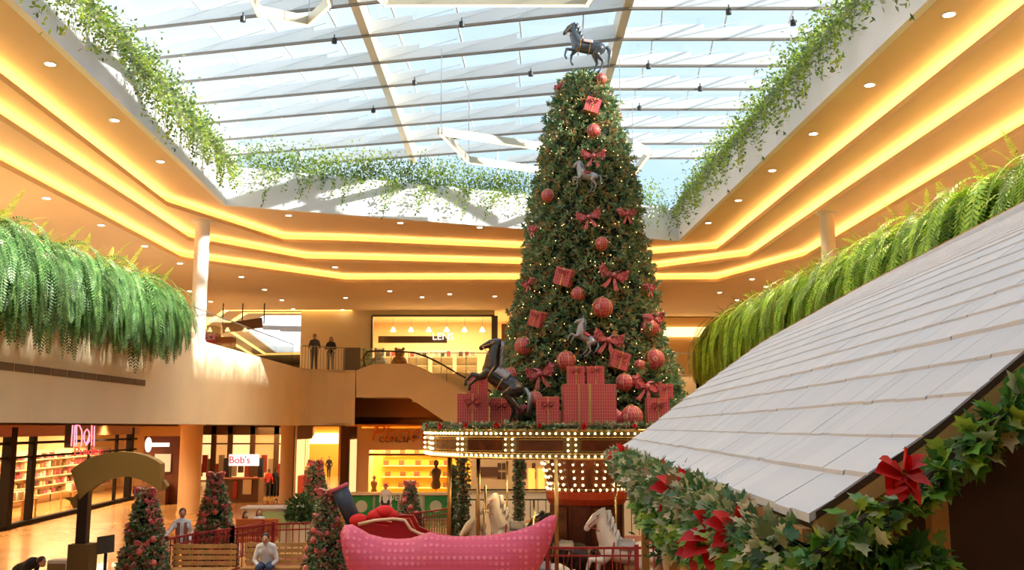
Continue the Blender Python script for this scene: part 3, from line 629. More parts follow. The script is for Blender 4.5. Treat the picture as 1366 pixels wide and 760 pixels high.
# white back hoarding right of centre behind the carousel
hy = 38.0
t = thing('low_wall_screen', 'cream low screen with dark railing behind the carousel', 'screen', (3, hy, 0)); xa, xb = atY(608, 660, hy).x, atY(960, 660, hy).x
MB().box(((xa+xb)/2, hy, .95), (xb-xa, .12, 1.9)).build('screen_panel', mat('screen_cream2', (.75, .64, .46), .5), t)
MB().box(((xa+xb)/2, hy-.1, 1.95), (xb-xa, .08, .06)).build('top_rail', MATS['dark_steel'], t)
for k in range(34): x = xa+.2+k*(xb-xa-.4)/33; MB().box((x, hy-.35, .95), (.03, .03, 1.3)).build('baluster', MATS['dark_steel'], t)
MB().box(((xa+xb)/2, hy-.35, 1.6), (xb-xa, .05, .05)).build('lower_rail', MATS['dark_steel'], t)
# lit shop wall behind carousel (cream cottage facade)
hy2 = 44.0; t = thing('cottage_front', 'cream shop wall with a dark name board and small windows seen under the carousel canopy', 'shop front', (1, hy2, 0))
xa, xb = atY(628, 640, hy2).x, atY(745, 640, hy2).x
MB().box(((xa+xb)/2, hy2, 2.1), (xb-xa, .2, 4.2)).build('wall_panel', mat('cottage_cream', (.80, .60, .32), .6), t)
p = atY(652, 629, hy2-.15); MB().box(p, (.85, .1, .42)).build('name_board', dkwood, t)
for px in (666, 672, 700, 712): 
    for py in (622, 634): MB().box(atY(px, py, hy2-.12), (.16, .06, .3)).build('window_pane', dkwood, t)
for px in (709, 722): MB().box(atY(px, 640, hy2-.14), (.3, .08, 1.0)).build('lit_panel', mat('lit_amber', (.9, .5, .1), emit=(1, .5, .08), estr=.8), t)
# ---- gold arched sign
gy0 = 20.0
t = thing('arch_sign', 'gold arched banner sign on a dark square post', 'sign', (atY(110, 700, gy0).x, gy0, 0))
top = [(98, 627), (111, 617), (126, 609.5), (143, 604.5), (162, 602), (180, 603), (197, 607), (210, 613), (217, 618)]
bot = [(216, 655), (205, 646), (190, 639), (175, 635), (158, 636), (143, 640), (130, 647), (119, 656), (109, 666), (107, 655)]
f = [tuple(atY(a, b, gy0).xz) for a, b in top+bot]
olive = mat('gold_olive', (.30, .19, .05), .45, .15)
MB().prism(f, gy0-.13, gy0+.13, 'y').build('banner', olive, t)
f = [tuple(atY(a, b, gy0).xz) for a, b in [(107, 655), (98, 663), (85, 664), (93, 668), (98, 678), (108, 670), (119, 657)]]
MB().prism(f, gy0+.0, gy0+.2, 'y').build('banner_tail', olive, t)
f = [tuple(atY(a, b, gy0).xz) for a, b in [(204, 645), (217, 640), (222, 648), (214, 655)]]; MB().prism(f, gy0+.02, gy0+.2, 'y').build('banner_tail', olive, t)
x = atY(110.5, 700, gy0).x
MB().box((x, gy0+.02, 2.05), (.20, .2, 2.3)).build('post', mat('post_black', (.03, .018, .012), .35), t)
MB().box((x+.03, gy0, 1.0), (.42, .42, 2.02)).build('plinth', mat('plinth_brown', (.12, .07, .02), .5), t)
p = atY(141, 726, gy0); t = thing('info_stand', 'small dark tilted panel on a thin black stand beside the arched sign', 'stand', (p.x, gy0, 0))
MB().box(p, (.34, .04, .34), R=Matrix.Rotation(-.15, 3, 'Y') @ Matrix.Rotation(-.3, 3, 'X')).build('panel', mat('panel_dark', (.05, .04, .03), .3), t); MB().bar((p.x, gy0+.03, 0), (p.x, gy0+.03, p.z), .05).build('pole', black_m, t); MB().lathe([(.2, 0), (.2, .02), (.03, .04)], (p.x, gy0+.03, 0), 16).build('base', black_m, t)
p = atY(84, 746, 23.4); t = thing('notice_box', 'pale grey box with faint lettering beside the person in black', 'box', (p.x, 23.4, 0))
MB().box((p.x, 23.4, p.z/2), (.56, .36, p.z)).build('box_body', mat('pale_grey', (.75, .72, .64), .5), t); MB().box((p.x-.05, 23.2, p.z-.32), (.40, .03, .5)).build('notice', mat('notice', (.22, .15, .07), .5), t)
# ---- benches
def bench(px, Y, w, label):
    x = atY(px, 740, Y).x; t = thing('slatted_bench', label, 'bench', (x, Y, 0)); t.location.z = .6
    for z in (.55, .68, .81, .94): MB().box((x, Y+.25, z), (w, .04, .09)).build('back_slat', wood_m, t)
    for k in range(5): MB().box((x, Y-.2+k*.1, .45), (w, .08, .035)).build('seat_slat', wood_m, t)
    for s_ in (-1, 1):
        MB().box((x+s_*(w/2-.12), Y-.18, .22), (.06, .06, .44)).build('leg', wood_m, t); MB().box((x+s_*(w/2-.12), Y+.27, .5), (.06, .06, 1.0)).build('leg', wood_m, t)
bench(268, 23.3, 1.5, 'honey wood slatted bench next to the bow-covered tree by the railing')
bench(366, 23.6, 1.5, 'honey wood slatted bench the man in the white shirt sits on')
# information desk with green front and potted plant
p = atY(372, 676, 38); t = thing('info_desk', 'white topped desk with pale green front near the seated women', 'desk', (p.x, 38, 0))
MB().box((p.x, 38.3, .62), (2.6, .9, 1.25)).build('body', mat('desk_white', (.6, .55, .45), .5), t); MB().box((p.x, 38.3, 1.28), (2.8, 1.1, .06)).build('desk_top', mat('desk_top', (.55, .60, .62), .3), t); MB().box((p.x+.2, 37.82, .85), (1.9, .05, .55)).build('front_panel', mat('desk_green', (.30, .42, .18), .5), t)
o = thing('lounge_chair', 'brown low chair back beside the two seated women', 'chair', (atY(338, 690, 35).x, 35, 0)); x = atY(340, 690, 35).x
MB().box((x, 35.4, .75), (1.5, .12, .7), R=Matrix.Rotation(.15, 3, 'X')).build('backrest', MATS['stall_brown'], o); MB().box((x, 35.0, .42), (1.5, .7, .14)).build('seat', MATS['stall_brown'], o)
for s_ in (-.65, .65): MB().box((x+s_, 34.8, .18), (.07, .07, .36)).build('leg', dkwood, o); MB().box((x+s_, 35.3, .18), (.07, .07, .36)).build('leg', dkwood, o)
# ---- hexagonal ring pendants
ringgold = mat('ring_champagne', (.62, .56, .42), .35, .5); ringled = mat('ring_led', (1, .95, .8), emit=(1, .86, .55), estr=1.1)
def ring(pts, label, z, w=.16):
    c = sum(pts, Vector())/len(pts); t = thing('ring_pendant', label, 'lamp', c)
    m = MB(); l = MB(); n = len(pts)
    for i in range(n):
        a, b = pts[i], pts[(i+1) % n]; d = (b-a).normalized()*w*.5; m.bar(a-d, b+d, w, .22); l.bar(a-d*.5-Vector((0, 0, .12)), b+d*.5-Vector((0, 0, .12)), w*.55, .03)
    m.build('frame', ringgold, t); l.build('light_strip', ringled, t)
    for i in range(0, n, 2): MB().tube([pts[i], (pts[i].x, pts[i].y, ZF+.1)], .012, 5).build('suspension_cable', st, t)
ring([atZ(a, b, 13.8) for a, b in [(588, 175), (760, 201), (828, 183), (866, 203), (845, 232), (740, 229), (625, 213)]], 'long champagne metal polygon ring lamp hanging behind the tree', 13.8)
ring([Vector((-5.78, 20.4, 13.8)), Vector((-5.84, 21.3, 13.8)), Vector((-4.8, 21.88, 13.8)), Vector((-4.1, 20.8, 13.8)), Vector((-4.0, 18.5, 13.8)), Vector((-5.0, 18.2, 13.8))], 'gold polygon ring lamp hanging near the planted left parapet', 13.8, .1)
a, b = atZ(515, 1, 13.8), atZ(783, 1, 13.8)
ring([a, b, b+Vector((.3, -1.6, 0)), b+Vector((-.8, -3, 0)), a+Vector((.4, -3, 0)), a+Vector((-.4, -1.2, 0))], 'wide gold polygon ring lamp hanging above the horse on the tree top', 13.8, .14)
# ================================================================ CAROUSEL, TREE, ORNAMENTS, HORSES
CX, CY = 1.95, 26.0
deck = [(-9.0, 23.6), (-6.2, 29.5), (-2.6, 34.6), (6.5, 34.6), (9.0, 28), (7.6, 20.8), (.3, 20.8), (-3.4, 21.2)]
m = MB(); m.prism(deck, 0, .6); tag(m.build('stage_deck', mat('deck_red', (.20, .03, .02), .4, var=.15)), 'low red brown raised deck under the carousel and its fence', 'platform')
car = thing('carousel', 'large golden carousel with bulb-lit canopy carrying the giant Christmas tree', 'carousel', (CX, CY, .6))
cbrown = mat('carousel_olive', (.13, .075, .018), .4, .2); cpan = mat('painted_panel', (.10, .028, .010), .22, var=.5, vscale=3); cgold = mat('carousel_gold', (.55, .33, .10), .3, .75)
MB().lathe([(4.0, .6), (4.0, .66), (0, .66)], (CX, CY, 0), 36).build('platform', mat('platform_dark', (.10, .02, .015), .5), car)
NS = 18; A0 = math.radians(-8.5-90)
def rv(k, r, z): a = A0-k*2*PI/NS; return Vector((CX+r*math.cos(a), CY+r*math.sin(a), z))
RZ0, RZ1 = 3.62, 4.22
m = MB()
for k in range(NS):
    a, b = rv(k, 4.18, 0), rv(k+1, 4.18, 0); c, d = rv(k, 4.05, 0), rv(k+1, 4.05, 0)
    def q(p, z): return (p.x, p.y, z)
    m.add([q(a, RZ0), q(b, RZ0), q(b, RZ1), q(a, RZ1)], [(0, 1, 2, 3)]); m.add([q(c, RZ0), q(d, RZ0), q(d, RZ1), q(c, RZ1)], [(3, 2, 1, 0)])
    m.add([q(a, RZ0), q(b, RZ0), q(d, RZ0), q(c, RZ0)], [(3, 2, 1, 0)])
m.build('rounding_board', cbrown, car)
mt = MB()
for r, z, h in ((4.24, RZ1+.02, .07), (4.22, RZ0-.01, .06), (4.20, RZ1-.14, .02), (4.2, RZ0+.10, .02)):
    mt.tube([rv(k, r, z) for k in range(NS)], h/2, 6, True)
mt.build('gold_moulding', cgold, car)
for k in range(NS):
    a, b = rv(k, 4.19, 0), rv(k+1, 4.19, 0); d = b-a
    p, q2 = a+d*.14, a+d*.86
    f = MB(); f.tube([(p.x, p.y, RZ0+.15), (q2.x, q2.y, RZ0+.15), (q2.x, q2.y, RZ1-.19), (p.x, p.y, RZ1-.19)], .014, 5, True)
    pn = MB().add([(p.x, p.y, RZ0+.15), (q2.x, q2.y, RZ0+.15), (q2.x, q2.y, RZ1-.19), (p.x, p.y, RZ1-.19)], [(0, 1, 2, 3)]).build('painted_panel', cpan, car)
    f.build('panel_frame', cgold, pn)
MB().lathe([(0, 3.64), (4.06, 3.64)], (CX, CY, 0), 36).build('canopy_ceiling', mat('canopy_under', (.22, .10, .03), .6), car)
MB().lathe([(4.16, 4.2), (4.16, 4.29), (0, 4.3)], (CX, CY, 0), 36).build('canopy_deck', mat('canopy_top', (.06, .05, .03), .8), car)
# bulbs
bp = []
for k in range(NS):
    a = rv(k, 4.25, 0); b = rv(k+1, 4.25, 0)
    for j in range(10): p = a.lerp(b, (j+.5)/10); bp += [(p.x, p.y, RZ1-.055), (p.x, p.y, RZ0+.045)]
    for f_ in (.06, .94):
        for j in range(3): p = a.lerp(b, f_)*1; bp.append((p.x, p.y, RZ0+.17+j*.125))
def fr(p): return (p[1] < CY+1.2)
bp.sort(key=lambda p: p[1]-.0*p[0])
front = bp[:88]; rest = [p for p in bp[88:] if p[1] < CY+2.5]
b0 = None; hb = []
for k in range(2):
    pass
inner = []
for k in range(12):
    a = PI/12+k*PI/6; c, s_ = math.cos(a), math.sin(a)
    for j in range(4):
        for o_ in (-.10, .10): r = 1.02+.16*j/3; inner.append((CX+r*math.cos(a+o_), CY+r*math.sin(a+o_), 2.86+.17*j))
    for j in range(3): aa = a+(j-1)*PI/18; inner.append((CX+1.04*math.cos(aa), CY+1.04*math.sin(aa), 2.74))
inner.sort(key=lambda p: p[1])
ib = None
for p in front+inner[:12]:
    if ib is None:
        ib = MB().ball(p, .027, 10, 6).build('light_bulb', bulb_m, car, True); base_p = Vector(p)
    else:
        c = ib.copy(); COL.objects.link(c); c.location = Vector(p)-base_p
m = MB()
for p in rest+inner[12:]: m.ball(p, .033, 8, 5)
tag(m.build('light_bulbs', bulb_m, car, True), kind='stuff')
# centre drum
drum = mat('drum_dark', (.07, .018, .010), .3, var=.3); dred = mat('drum_red', (.33, .04, .012), .35)
MB().lathe([(.95, .66), (.95, 2.5)], (CX, CY, 0), 12).build('centre_drum', drum, car)
for k in range(12):
    a = k*PI/6+PI/12; p = Vector((CX+.94*math.cos(a), CY+.94*math.sin(a), 1.55))
    MB().box(p, (.3, .03, 1.5), a+PI/2).build('drum_panel', cpan if k % 2 else drum, car)
MB().lathe([(.98, 2.35), (1.06, 2.5), (1.06, 2.68), (.98, 2.72)], (CX, CY, 0), 36).build('drum_cornice', dred, car)
MB().lathe([(1.0, 2.70), (1.0, 2.78), (1.18, 3.64)], (CX, CY, 0), 12).build('drum_crown', cpan, car)
MB().tube([(CX+1.03*math.cos(k*PI/18), CY+1.03*math.sin(k*PI/18), 2.74) for k in range(36)], .03, 6, True).build('drum_moulding', cgold, car)
for px, Y in ((742, 21.9), (638, 23.6), (600, 25.5), (860, 23.4), (905, 25.5)):
    x = atY(px, 640, Y).x; MB().tube([(x, Y, .6), (x, Y, 3.66)], .045, 10).build('canopy_post', cgold, car, True)
# lamps inside the canopy: real lights
for a in range(6):
    l = bpy.data.lights.new('lamp', 'POINT'); l.energy = 38; l.color = (1, .66, .32); l.shadow_soft_size = .15
    o = bpy.data.objects.new('lamp', l); COL.objects.link(o); o.location = (CX+2.4*math.cos(a*PI/3-.5), CY+2.4*math.sin(a*PI/3-.5), 3.35)
# ------------------------------------------------ tree
TX, TY = 2.0, 26.0
PROF = [(4.3, 2.4), (5.1, 2.46), (5.7, 2.32), (6.7, 2.05), (7.7, 1.83), (9.75, 1.52), (11.86, 1.17), (13.3, .80), (13.9, .5), (14.15, .12)]
def TR(z):
    for (a, b), (c, d) in zip(PROF[:-1], PROF[1:]):
        if z <= c: return b+(d-b)*max(0, (z-a))/(c-a)
    return .1
tree = thing('christmas_tree', 'giant cone-shaped decorated Christmas tree standing on the carousel canopy', 'tree', (TX, TY, 4.3))
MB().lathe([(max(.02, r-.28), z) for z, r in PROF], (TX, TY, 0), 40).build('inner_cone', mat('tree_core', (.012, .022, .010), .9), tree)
def tree_pts(n, z0=4.3, z1=14.15, dr=.12):
    z = RNG.uniform(z0, z1, n*3); r = np.array([TR(a) for a in z]); keep = RNG.uniform(0, 2.6, n*3) < r+.15; z = z[keep][:n]; r = r[keep][:n]
    a = RNG.uniform(0, 2*PI, len(z)); lump = .13*np.sin(a*8+z*3.1)*np.sin(z*5.3+a*3)+.09*np.sin(a*15-z*8)
    r = r-.08+lump+RNG.uniform(-dr, dr*.6, len(z)); O = np.stack([np.cos(a), np.sin(a), np.full(len(z), .15)], 1)
    return np.stack([TX+r*np.cos(a), TY+r*np.sin(a), z], 1), unit(O)
def clusters(P, O, k, L, W, spread=.85):
    P2 = np.repeat(P, k, 0); D = np.repeat(O, k, 0)+RNG.normal(size=(len(P)*k, 3))*spread
    return leaf_quads(P2, D, RNG.uniform(L*.7, L*1.3, len(P2)), RNG.uniform(W*.7, W*1.3, len(P2)))
tleaf = leafmat('tree_needles', [(.06, .14, .05), (.15, .28, .10), (.27, .43, .17), (.11, .25, .15), (.52, .58, .32), (.26, .36, .14), (.42, .42, .18)], .4, .3)
tamber = leafmat('tree_amber', [(.55, .24, .10), (.75, .44, .14), (.45, .32, .12), (.62, .28, .15)], .5, .2)
P, O = tree_pts(11500); V, Q = clusters(P, O, 6, .13, .052); np_obj('foliage', V, Q, tleaf, tree)
P, O = tree_pts(5200, 5.6, 13.9); V, Q = clusters(P, O, 5, .10, .035); f = np_obj('dried_sprigs', V, Q, tamber, tree); tag(f, kind='stuff')
P, O = tree_pts(900, 4.5, 14.0, .08); P = P+O*.05; m = MB()
for p in P[P[:, 1] < TY+.8]: m.add([p+np.array(d)*.012 for d in ((1, 0, 0), (-1, 0, 0), (0, 1, 0), (0, -1, 0), (0, 0, 1), (0, 0, -1))], [(0, 2, 4), (2, 1, 4), (1, 3, 4), (3, 0, 4), (2, 0, 5), (1, 2, 5), (3, 1, 5), (0, 3, 5)])
tag(m.build('fairy_lights', mat('fairy', (1, .8, .4), emit=(1, .62, .22), estr=4), tree), kind='stuff')
def on_tree(px, py, out=.12):
    Y = TY-1.5
    for _ in range(8):
        p = atY(px, py, Y); r = TR(p.z)+out; dx = p.x-TX; Y = TY-math.sqrt(max(.02, r*r-dx*dx))
    p = atY(px, py, Y); o = Vector((p.x-TX, p.y-TY, .1)).normalized(); return p, o
# ------------------------------------------------ ornament kits
tart = plaid('tartan_red', (.58, .06, .07), (.34, .02, .035), (.80, .50, .35), 9.); tpink = plaid('tartan_pink', (.66, .13, .14), (.46, .05, .08), (.85, .62, .5), 9.)
rib = mat('ribbon_gold', (.72, .45, .14), .35, .5); ribp = mat('ribbon_pink', (.62, .12, .12), .5, var=.2, vscale=8)
def kit_bauble(r, nm='tree_bauble'):
    o = thing(nm, '', 'ornament'); MB().ball((0, 0, 0), r, 24, 16).build('ball', tart, o, True)
    m = MB()
    for a in (0, PI/3, 2*PI/3):
        m.tube([(r*1.01*math.cos(t)*math.cos(a), r*1.01*math.cos(t)*math.sin(a), r*1.01*math.sin(t)) for t in [k*PI/14 for k in range(28)]], r*.035, 4, True)
    m.build('gold_band', rib, o); MB().lathe([(r*.16, r*.95), (r*.16, r*1.12), (0, r*1.16)], (0, 0, 0), 10).build('cap', rib, o); return o
def bow_loops(m, s, c=(0, 0, 0)):
    """bow facing -Y"""
    c = Vector(c)
    for sg in (-1, 1):
        for w, dz, L in ((.34, .12, .62), (.26, -.06, .5)):
            n = 8; vs = []
            for i in range(n+1):
                t = i/n*2*PI; x = sg*(.5-.5*math.cos(t))*L; z = math.sin(t)*.2+dz*(.5-.5*math.cos(t)); 
                wd = w*(.35+.65*(.5-.5*math.cos(t)))
                vs += [c+Vector((x, -.12-wd*.3, z))*s, c+Vector((x, .12+wd*.5-.1, z+wd*.25))*s]
            m.add(vs, [(2*i, 2*i+2, 2*i+3, 2*i+1) for i in range(n)])
            # filled cheek
            m.add([c+Vector((sg*.06, -.1, .05))*s, c+Vector((sg*L, -.16, dz+.26))*s, c+Vector((sg*L*1.05, -.1, dz-.18))*s, c+Vector((sg*.06, -.1, -.06))*s], [(0, 1, 2, 3)])
        # tails
        m.add([c+Vector((sg*.04, -.1, 0))*s, c+Vector((sg*.2, -.14, -.28))*s, c+Vector((sg*.42, -.08, -.62))*s, c+Vector((sg*.30, -.1, -.58))*s, c+Vector((sg*.2, -.08, -.66))*s, c+Vector((sg*.05, -.1, -.3))*s], [(0, 1, 5), (1, 2, 3), (1, 3, 5), (3, 4, 5)])
def kit_bow(s, mt=None, nm='ribbon_bow'):
    o = thing(nm, '', 'bow'); m = MB(); bow_loops(m, s); m.build('loops', mt or tpink, o); MB().ball((0, -.12*s, 0), .11*s, 10, 8).build('knot', mt or tpink, o, True); return o
def kit_gift(sx, sy, sz, mt=None, bow=True, nm='gift_box'):
    o = thing(nm, '', 'gift box'); MB().box((0, 0, sz/2), (sx, sy, sz)).build('box_body', mt or tart, o)
    w = .05*max(sx, .5); m = MB(); m.box((0, 0, sz/2), (w, sy+.02, sz+.02)); m.box((0, 0, sz/2), (sx+.02, w, sz+.02)); m.build('ribbon', rib, o)
    if bow: m = MB(); bow_loops(m, min(sx, sz)*.45, (0, -sy/2-.01, sz*.75)); m.build('bow', ribp, o)
    return o
def face(o, d): o.rotation_euler = (0, 0, math.atan2(d.y, d.x)+PI/2)
KB = {}
def place(kind, key, mk, loc, d, label, cat, group, tilt=0, s=1.):
    if key not in KB: KB[key] = o = mk()
    else: o = copy_tree(KB[key])
    o.location = loc; face(o, d); o.rotation_euler[1] = tilt; o.scale = (s, s, s); tag(o, label, cat, group); return o
baubles = [(802, 105, 8, 'topmost red tartan bauble, just under the horse on the tree top'), (792, 174, 9, 'round tartan bauble below the highest gift bow on the tree'), (731, 261, 9, 'bauble at the left flank of the upper tree, level with the small pale horse'),
 (803, 325, 9, 'bauble midway up the tree just above the wide tartan bow'), (771, 392, 9, 'orange tinted bauble between the square gift and the large mid bauble'), (804, 410, 13, 'large red gold-starred bauble in the middle of the tree'),
 (699, 462, 12, 'large bauble at the left edge of the tree above the rearing horse'), (755, 481, 12, 'gold-starred bauble directly above the two small stacked gifts'), (873, 479, 13, 'large bauble at the lower right edge of the tree'),
 (833, 510, 11, 'bauble just right of the big front gift box'), (866, 437, 11, 'elongated tartan bauble at the right flank under a drooping bow'), (853, 487, 7, 'small orange bauble left of the large lower right one'), (714, 532, 10, 'low bauble above the tartan gift with a bow, left of the big box'), (682, 501, 11, 'bauble behind the rump of the rearing horse')]
for px, py, r, lb in baubles:
    p, o = on_tree(px, py, .05); rr = r*.0195; place('b', 'bauble', lambda: kit_bauble(.2), p, o, lb, 'ornament', 'tartan baubles on the giant tree', s=rr/.2)
bows = [(791, 208, 14, 'pink bow high on the tree below the second bauble'), (785, 289, 14, 'red bow under the small pale horse on the upper tree'), (817, 367, 17, 'wide tartan bow right of centre on the mid tree'), (811, 453, 17, 'bow under the large middle bauble'), (722, 498, 17, 'ruffled bow above the low left bauble'),
 (705, 378, 10, 'bow at the left edge of the mid tree'), (861, 515, 18, 'hanging bow right of the bauble beside the big gift'), (872, 426, 16, 'drooping bow at the right edge of the mid tree'), (866, 384, 10, 'small bow high on the right edge of the mid tree'), (745, 116, 8, 'small reddish bow at the left edge near the tree top'), (835, 285, 12, 'thin bow on the right flank of the upper tree'), (712, 306, 9, 'thin pale bow on the left flank of the upper tree'), (690, 545, 13, 'bow beside the tail of the rearing horse')]
for px, py, r, lb in bows:
    p, o = on_tree(px, py, .10); place('w', 'bow', lambda: kit_bow(.45), p, o, lb, 'bow', 'tartan bows on the giant tree', random.uniform(-.3, .3), r*.0195/.25)
for px, py, r, lb in [(787, 141, 10, 'gift-shaped ornament near the tree top'), (716, 425, 10, 'tilted gift ornament at the left of the mid tree'), (750, 369, 11, 'gift ornament with gold cross ribbon above the orange bauble'), (822, 480, 11, 'tilted gift ornament right of the starred bauble')]:
    p, o = on_tree(px, py, .05); place('g', 'minigift', lambda: kit_gift(.4, .3, .4), p-Vector((0, 0, r*.02)), o, lb, 'ornament', 'small gift ornaments on the giant tree', .3, r*.0195/.2)
# ------------------------------------------------ gifts on the canopy
def gift(px0, px1, py0, py1, Y, label, bow=True, mt=None, d=None):
    a, b = atY(px0, py1, Y), atY(px1, py0, Y); w, h = b.x-a.x, b.z-a.z; o = kit_gift(w, d or w*.8, h, mt, bow); o.location = ((a.x+b.x)/2, Y+(d or w*.8)/2, a.z); tag(o, label, 'gift box', 'gift boxes on the carousel canopy'); return o
o = gift(752, 822, 512, 569.5, 22.5, 'biggest tartan gift box standing at the canopy front', False, d=1.0)
MB().box((-.42*.6, -.5, .5), (.03, .04, .98)).build('ribbon', rib, o)
gift(757, 780, 488, 512, 22.7, 'small bow-tied gift box on top of the biggest box, nearer the horse'); gift(783, 806, 488, 512, 22.7, 'small bow-tied gift box on top of the biggest box, nearer the hanging bow')
gift(716, 746, 529, 569.4, 22.5, 'medium tartan gift with bow left of the biggest box'); gift(610, 651, 525, 569.3, 23.6, 'tall red gift box at the left end of the canopy')
gift(626, 650, 500, 525, 24.1, 'small red gift on the tall box at the left end', True); gift(654, 684, 531, 569.3, 23.9, 'red gift behind the legs of the rearing horse'); gift(742, 752, 548, 569.4, 22.6, 'narrow gift edge squeezed between medium and biggest gifts', False)
gift(864, 893, 531, 569.3, 22.9, 'tartan gift box right of the tree foot'); gift(881, 898, 512, 531, 23.2, 'small upright gift stacked at the right of the tree foot')
for px, py, r, Y, lb in ((843, 556, 14, 22.6, 'large pinkish bauble lying right of the biggest gift'), (905, 535, 13, 23.4, 'bauble lying at the far right of the canopy beside stacked gifts')):
    p = atY(px, py, Y); rr = r*.0178; p.z = 4.3+rr; place('b', 'bauble', None, p, Vector((0, -1, 0)), lb, 'ornament', None, s=rr/.2)
o = thing('cone_hat', 'striped tartan cone lying against the lying bauble', 'ornament', (0, 0, 0)); MB().lathe([(.26, 0), (.02, .5)], (0, 0, 0), 20).build('cone', tpink, o, True); MB().lathe([(.28, -.03), (.28, .03)], (0, 0, 0), 20).build('rim', rib, o); o.location = atY(833, 569, 22.9); o.location.z = 4.32; o.rotation_euler = (0, -.5, 0)
# ------------------------------------------------ horses
def horse(name, label, body, mane, saddle, pose='prance', pole=None, vox=.022, group=None, trim=None):
    t = thing(name, label, 'horse', (0, 0, 0), group); trim = trim or cgold
    th = {'prance': math.radians(4), 'rear': math.radians(34), 'jump': math.radians(8)}[pose]; hip = Vector((.40, 0, 1.02))
    def T(x, y, z):
        p = Vector((x, y, z))-hip; c, s_ = math.cos(th), math.sin(th); return Vector((p.x*c+p.z*s_, p.y, -p.x*s_+p.z*c))+hip
    def C(*js): return [(T(*j[:3]), j[3]) for j in js]
    ch = [C((-.46, 0, 1.10, .235), (-.25, 0, 1.04, .255), (.05, 0, 1.02, .25), (.32, 0, 1.08, .27), (.48, 0, 1.08, .22))]
    ch.append(C((-.44, 0, 1.18, .26), (-.58, 0, 1.42, .215), (-.64, 0, 1.64, .165), (-.67, 0, 1.80, .125)))
    ch.append(C((-.70, 0, 1.82, .125), (-.84, 0, 1.71, .118), (-.97, 0, 1.53, .078), (-1.01, 0, 1.45, .072)))
    for y in (-.06, .06): ch.append(C((-.66, y, 1.88, .035), (-.66, y*1.2, 1.99, .012)))
    for i, y in enumerate((-.14, .14)):
        if pose == 'rear': fl = C((-.44, y, 1.0, .14), (-.56, y, .80, .085), (-.80+.12*i, y, .72-.05*i, .058), (-.86+.12*i, y, .47-.06*i, .038), (-.80+.12*i, y, .38-.06*i, .05))
        else: fl = C((-.44, y, 1.0, .14), (-.54, y, .80, .085), (-.86+.25*i, y, .78-.12*i, .055), (-.90+.30*i, y, .50-.10*i, .036), (-.82+.30*i, y, .40-.1*i, .05))
        ch.append(fl)
        st_ = T(.42, y, 1.02); s0 = T(.30, y, .82)
        if pose == 'jump': hl = [(st_, .19), (s0, .12), (Vector((.62+.1*i, y, .62)), .055), (Vector((.66+.14*i, y, .30)), .036), (Vector((.60+.14*i, y, .18)), .05)]
        else: hl = [(st_, .19), (s0, .12), (Vector((.60-.2*i, y, .50)), .055), (Vector((.50-.2*i, y, .16)), .036), (Vector((.42-.2*i, y, .05)), .055)]
        ch.append(hl)
    fuse('body', ch, [], vox, body, t, 5)
    m = MB()
    for i in range(9):
        f_ = i/8; a = T(-.60+.32*f_, 0, 1.88-.56*f_); s_ = 1 if i % 2 else -1
        m.tube([a, a+Vector((.05, .06*s_, .01)), a+Vector((.06, .14*s_, -.10)), a+Vector((.0, .19*s_, -.26))], [.05, .065, .05, .012], 6)
    m.tube([T(-.68, 0, 1.95), T(-.80, 0, 1.86), T(-.86, 0, 1.74)], [.04, .04, .01], 6); m.build('mane', mane, t, True)
    r0 = T(.60, 0, 1.12); m = MB()
    for k in range(4):
        y = (k-1.5)*.04; m.tube([r0, r0+Vector((.16, y, .04)), r0+Vector((.27, y*2, -.16)), r0+Vector((.25, y*2.5, -.45)), r0+Vector((.17+.04*k, y*2, -.72))], [.05, .06, .07, .05, .01], 7)
    m.build('tail', mane, t, True)
    m = MB(); prof = [(-.20, .225), (-.12, .21), (0, .205), (.12, .21), (.20, .23)]; vs = []; n = 9
    for x, dz in prof:
        for j in range(n):
            a = -1.25+2.5*j/(n-1); R = .285; vs.append(T(x-.08, R*math.sin(a), 1.03+R*math.cos(a)*1.0+(dz-.2)*.9*math.cos(a)))
    m.add(vs, [(i*n+j, i*n+j+1, (i+1)*n+j+1, (i+1)*n+j) for i in range(4) for j in range(n-1)]); sd = m.build('saddle', saddle, t, True)
    md = sd.modifiers.new('thick', 'SOLIDIFY'); md.thickness = .03; md.offset = 1
    m = MB(); vs = [T(-.37-.0*abs(a), .275*math.sin(a), 1.08+.275*math.cos(a)) for a in [k*PI/8 for k in range(16)]]; m.tube(vs, .022, 5, True)
    m.tube([T(-.62, .10*s_, 1.15) for s_ in (-1, -.3, .3, 1)], .03, 5); m.tube([T(.02, .27*math.sin(a), 1.02+.27*math.cos(a)) for a in [k*PI/8 for k in range(16)]], .02, 5, True); m.build('harness', trim, t)
    m = MB()
    for c_, r_ in (((-.955, 1.55), .082), ((-.80, 1.78), .118)):
        pts = []
        for k in range(12):
            a = k*PI/6; pts.append(T(c_[0]+math.cos(a)*r_*.75, math.sin(a)*r_, c_[1]+math.cos(a)*r_*.6))
        m.tube(pts, .012, 5, True)
    for y in (-1, 1): m.tube([T(-.955, .085*y, 1.55), T(-.78, .115*y, 1.76)], .011, 5); m.tube([T(-.98, .08*y, 1.50), T(-.62, .17*y, 1.42), T(-.36, .12*y, 1.34)], .011, 5)
    m.build('bridle', trim, t)
    for y in (-1, 1): MB().ball(T(-.82, .088*y, 1.74), .024, 8, 6).build('eye', black_m, t, True)
    if pole: MB().tube([(-.25, 0, pole[0]), (-.25, 0, pole[1])], .028, 10).build('pole', brass, t, True)
    return t
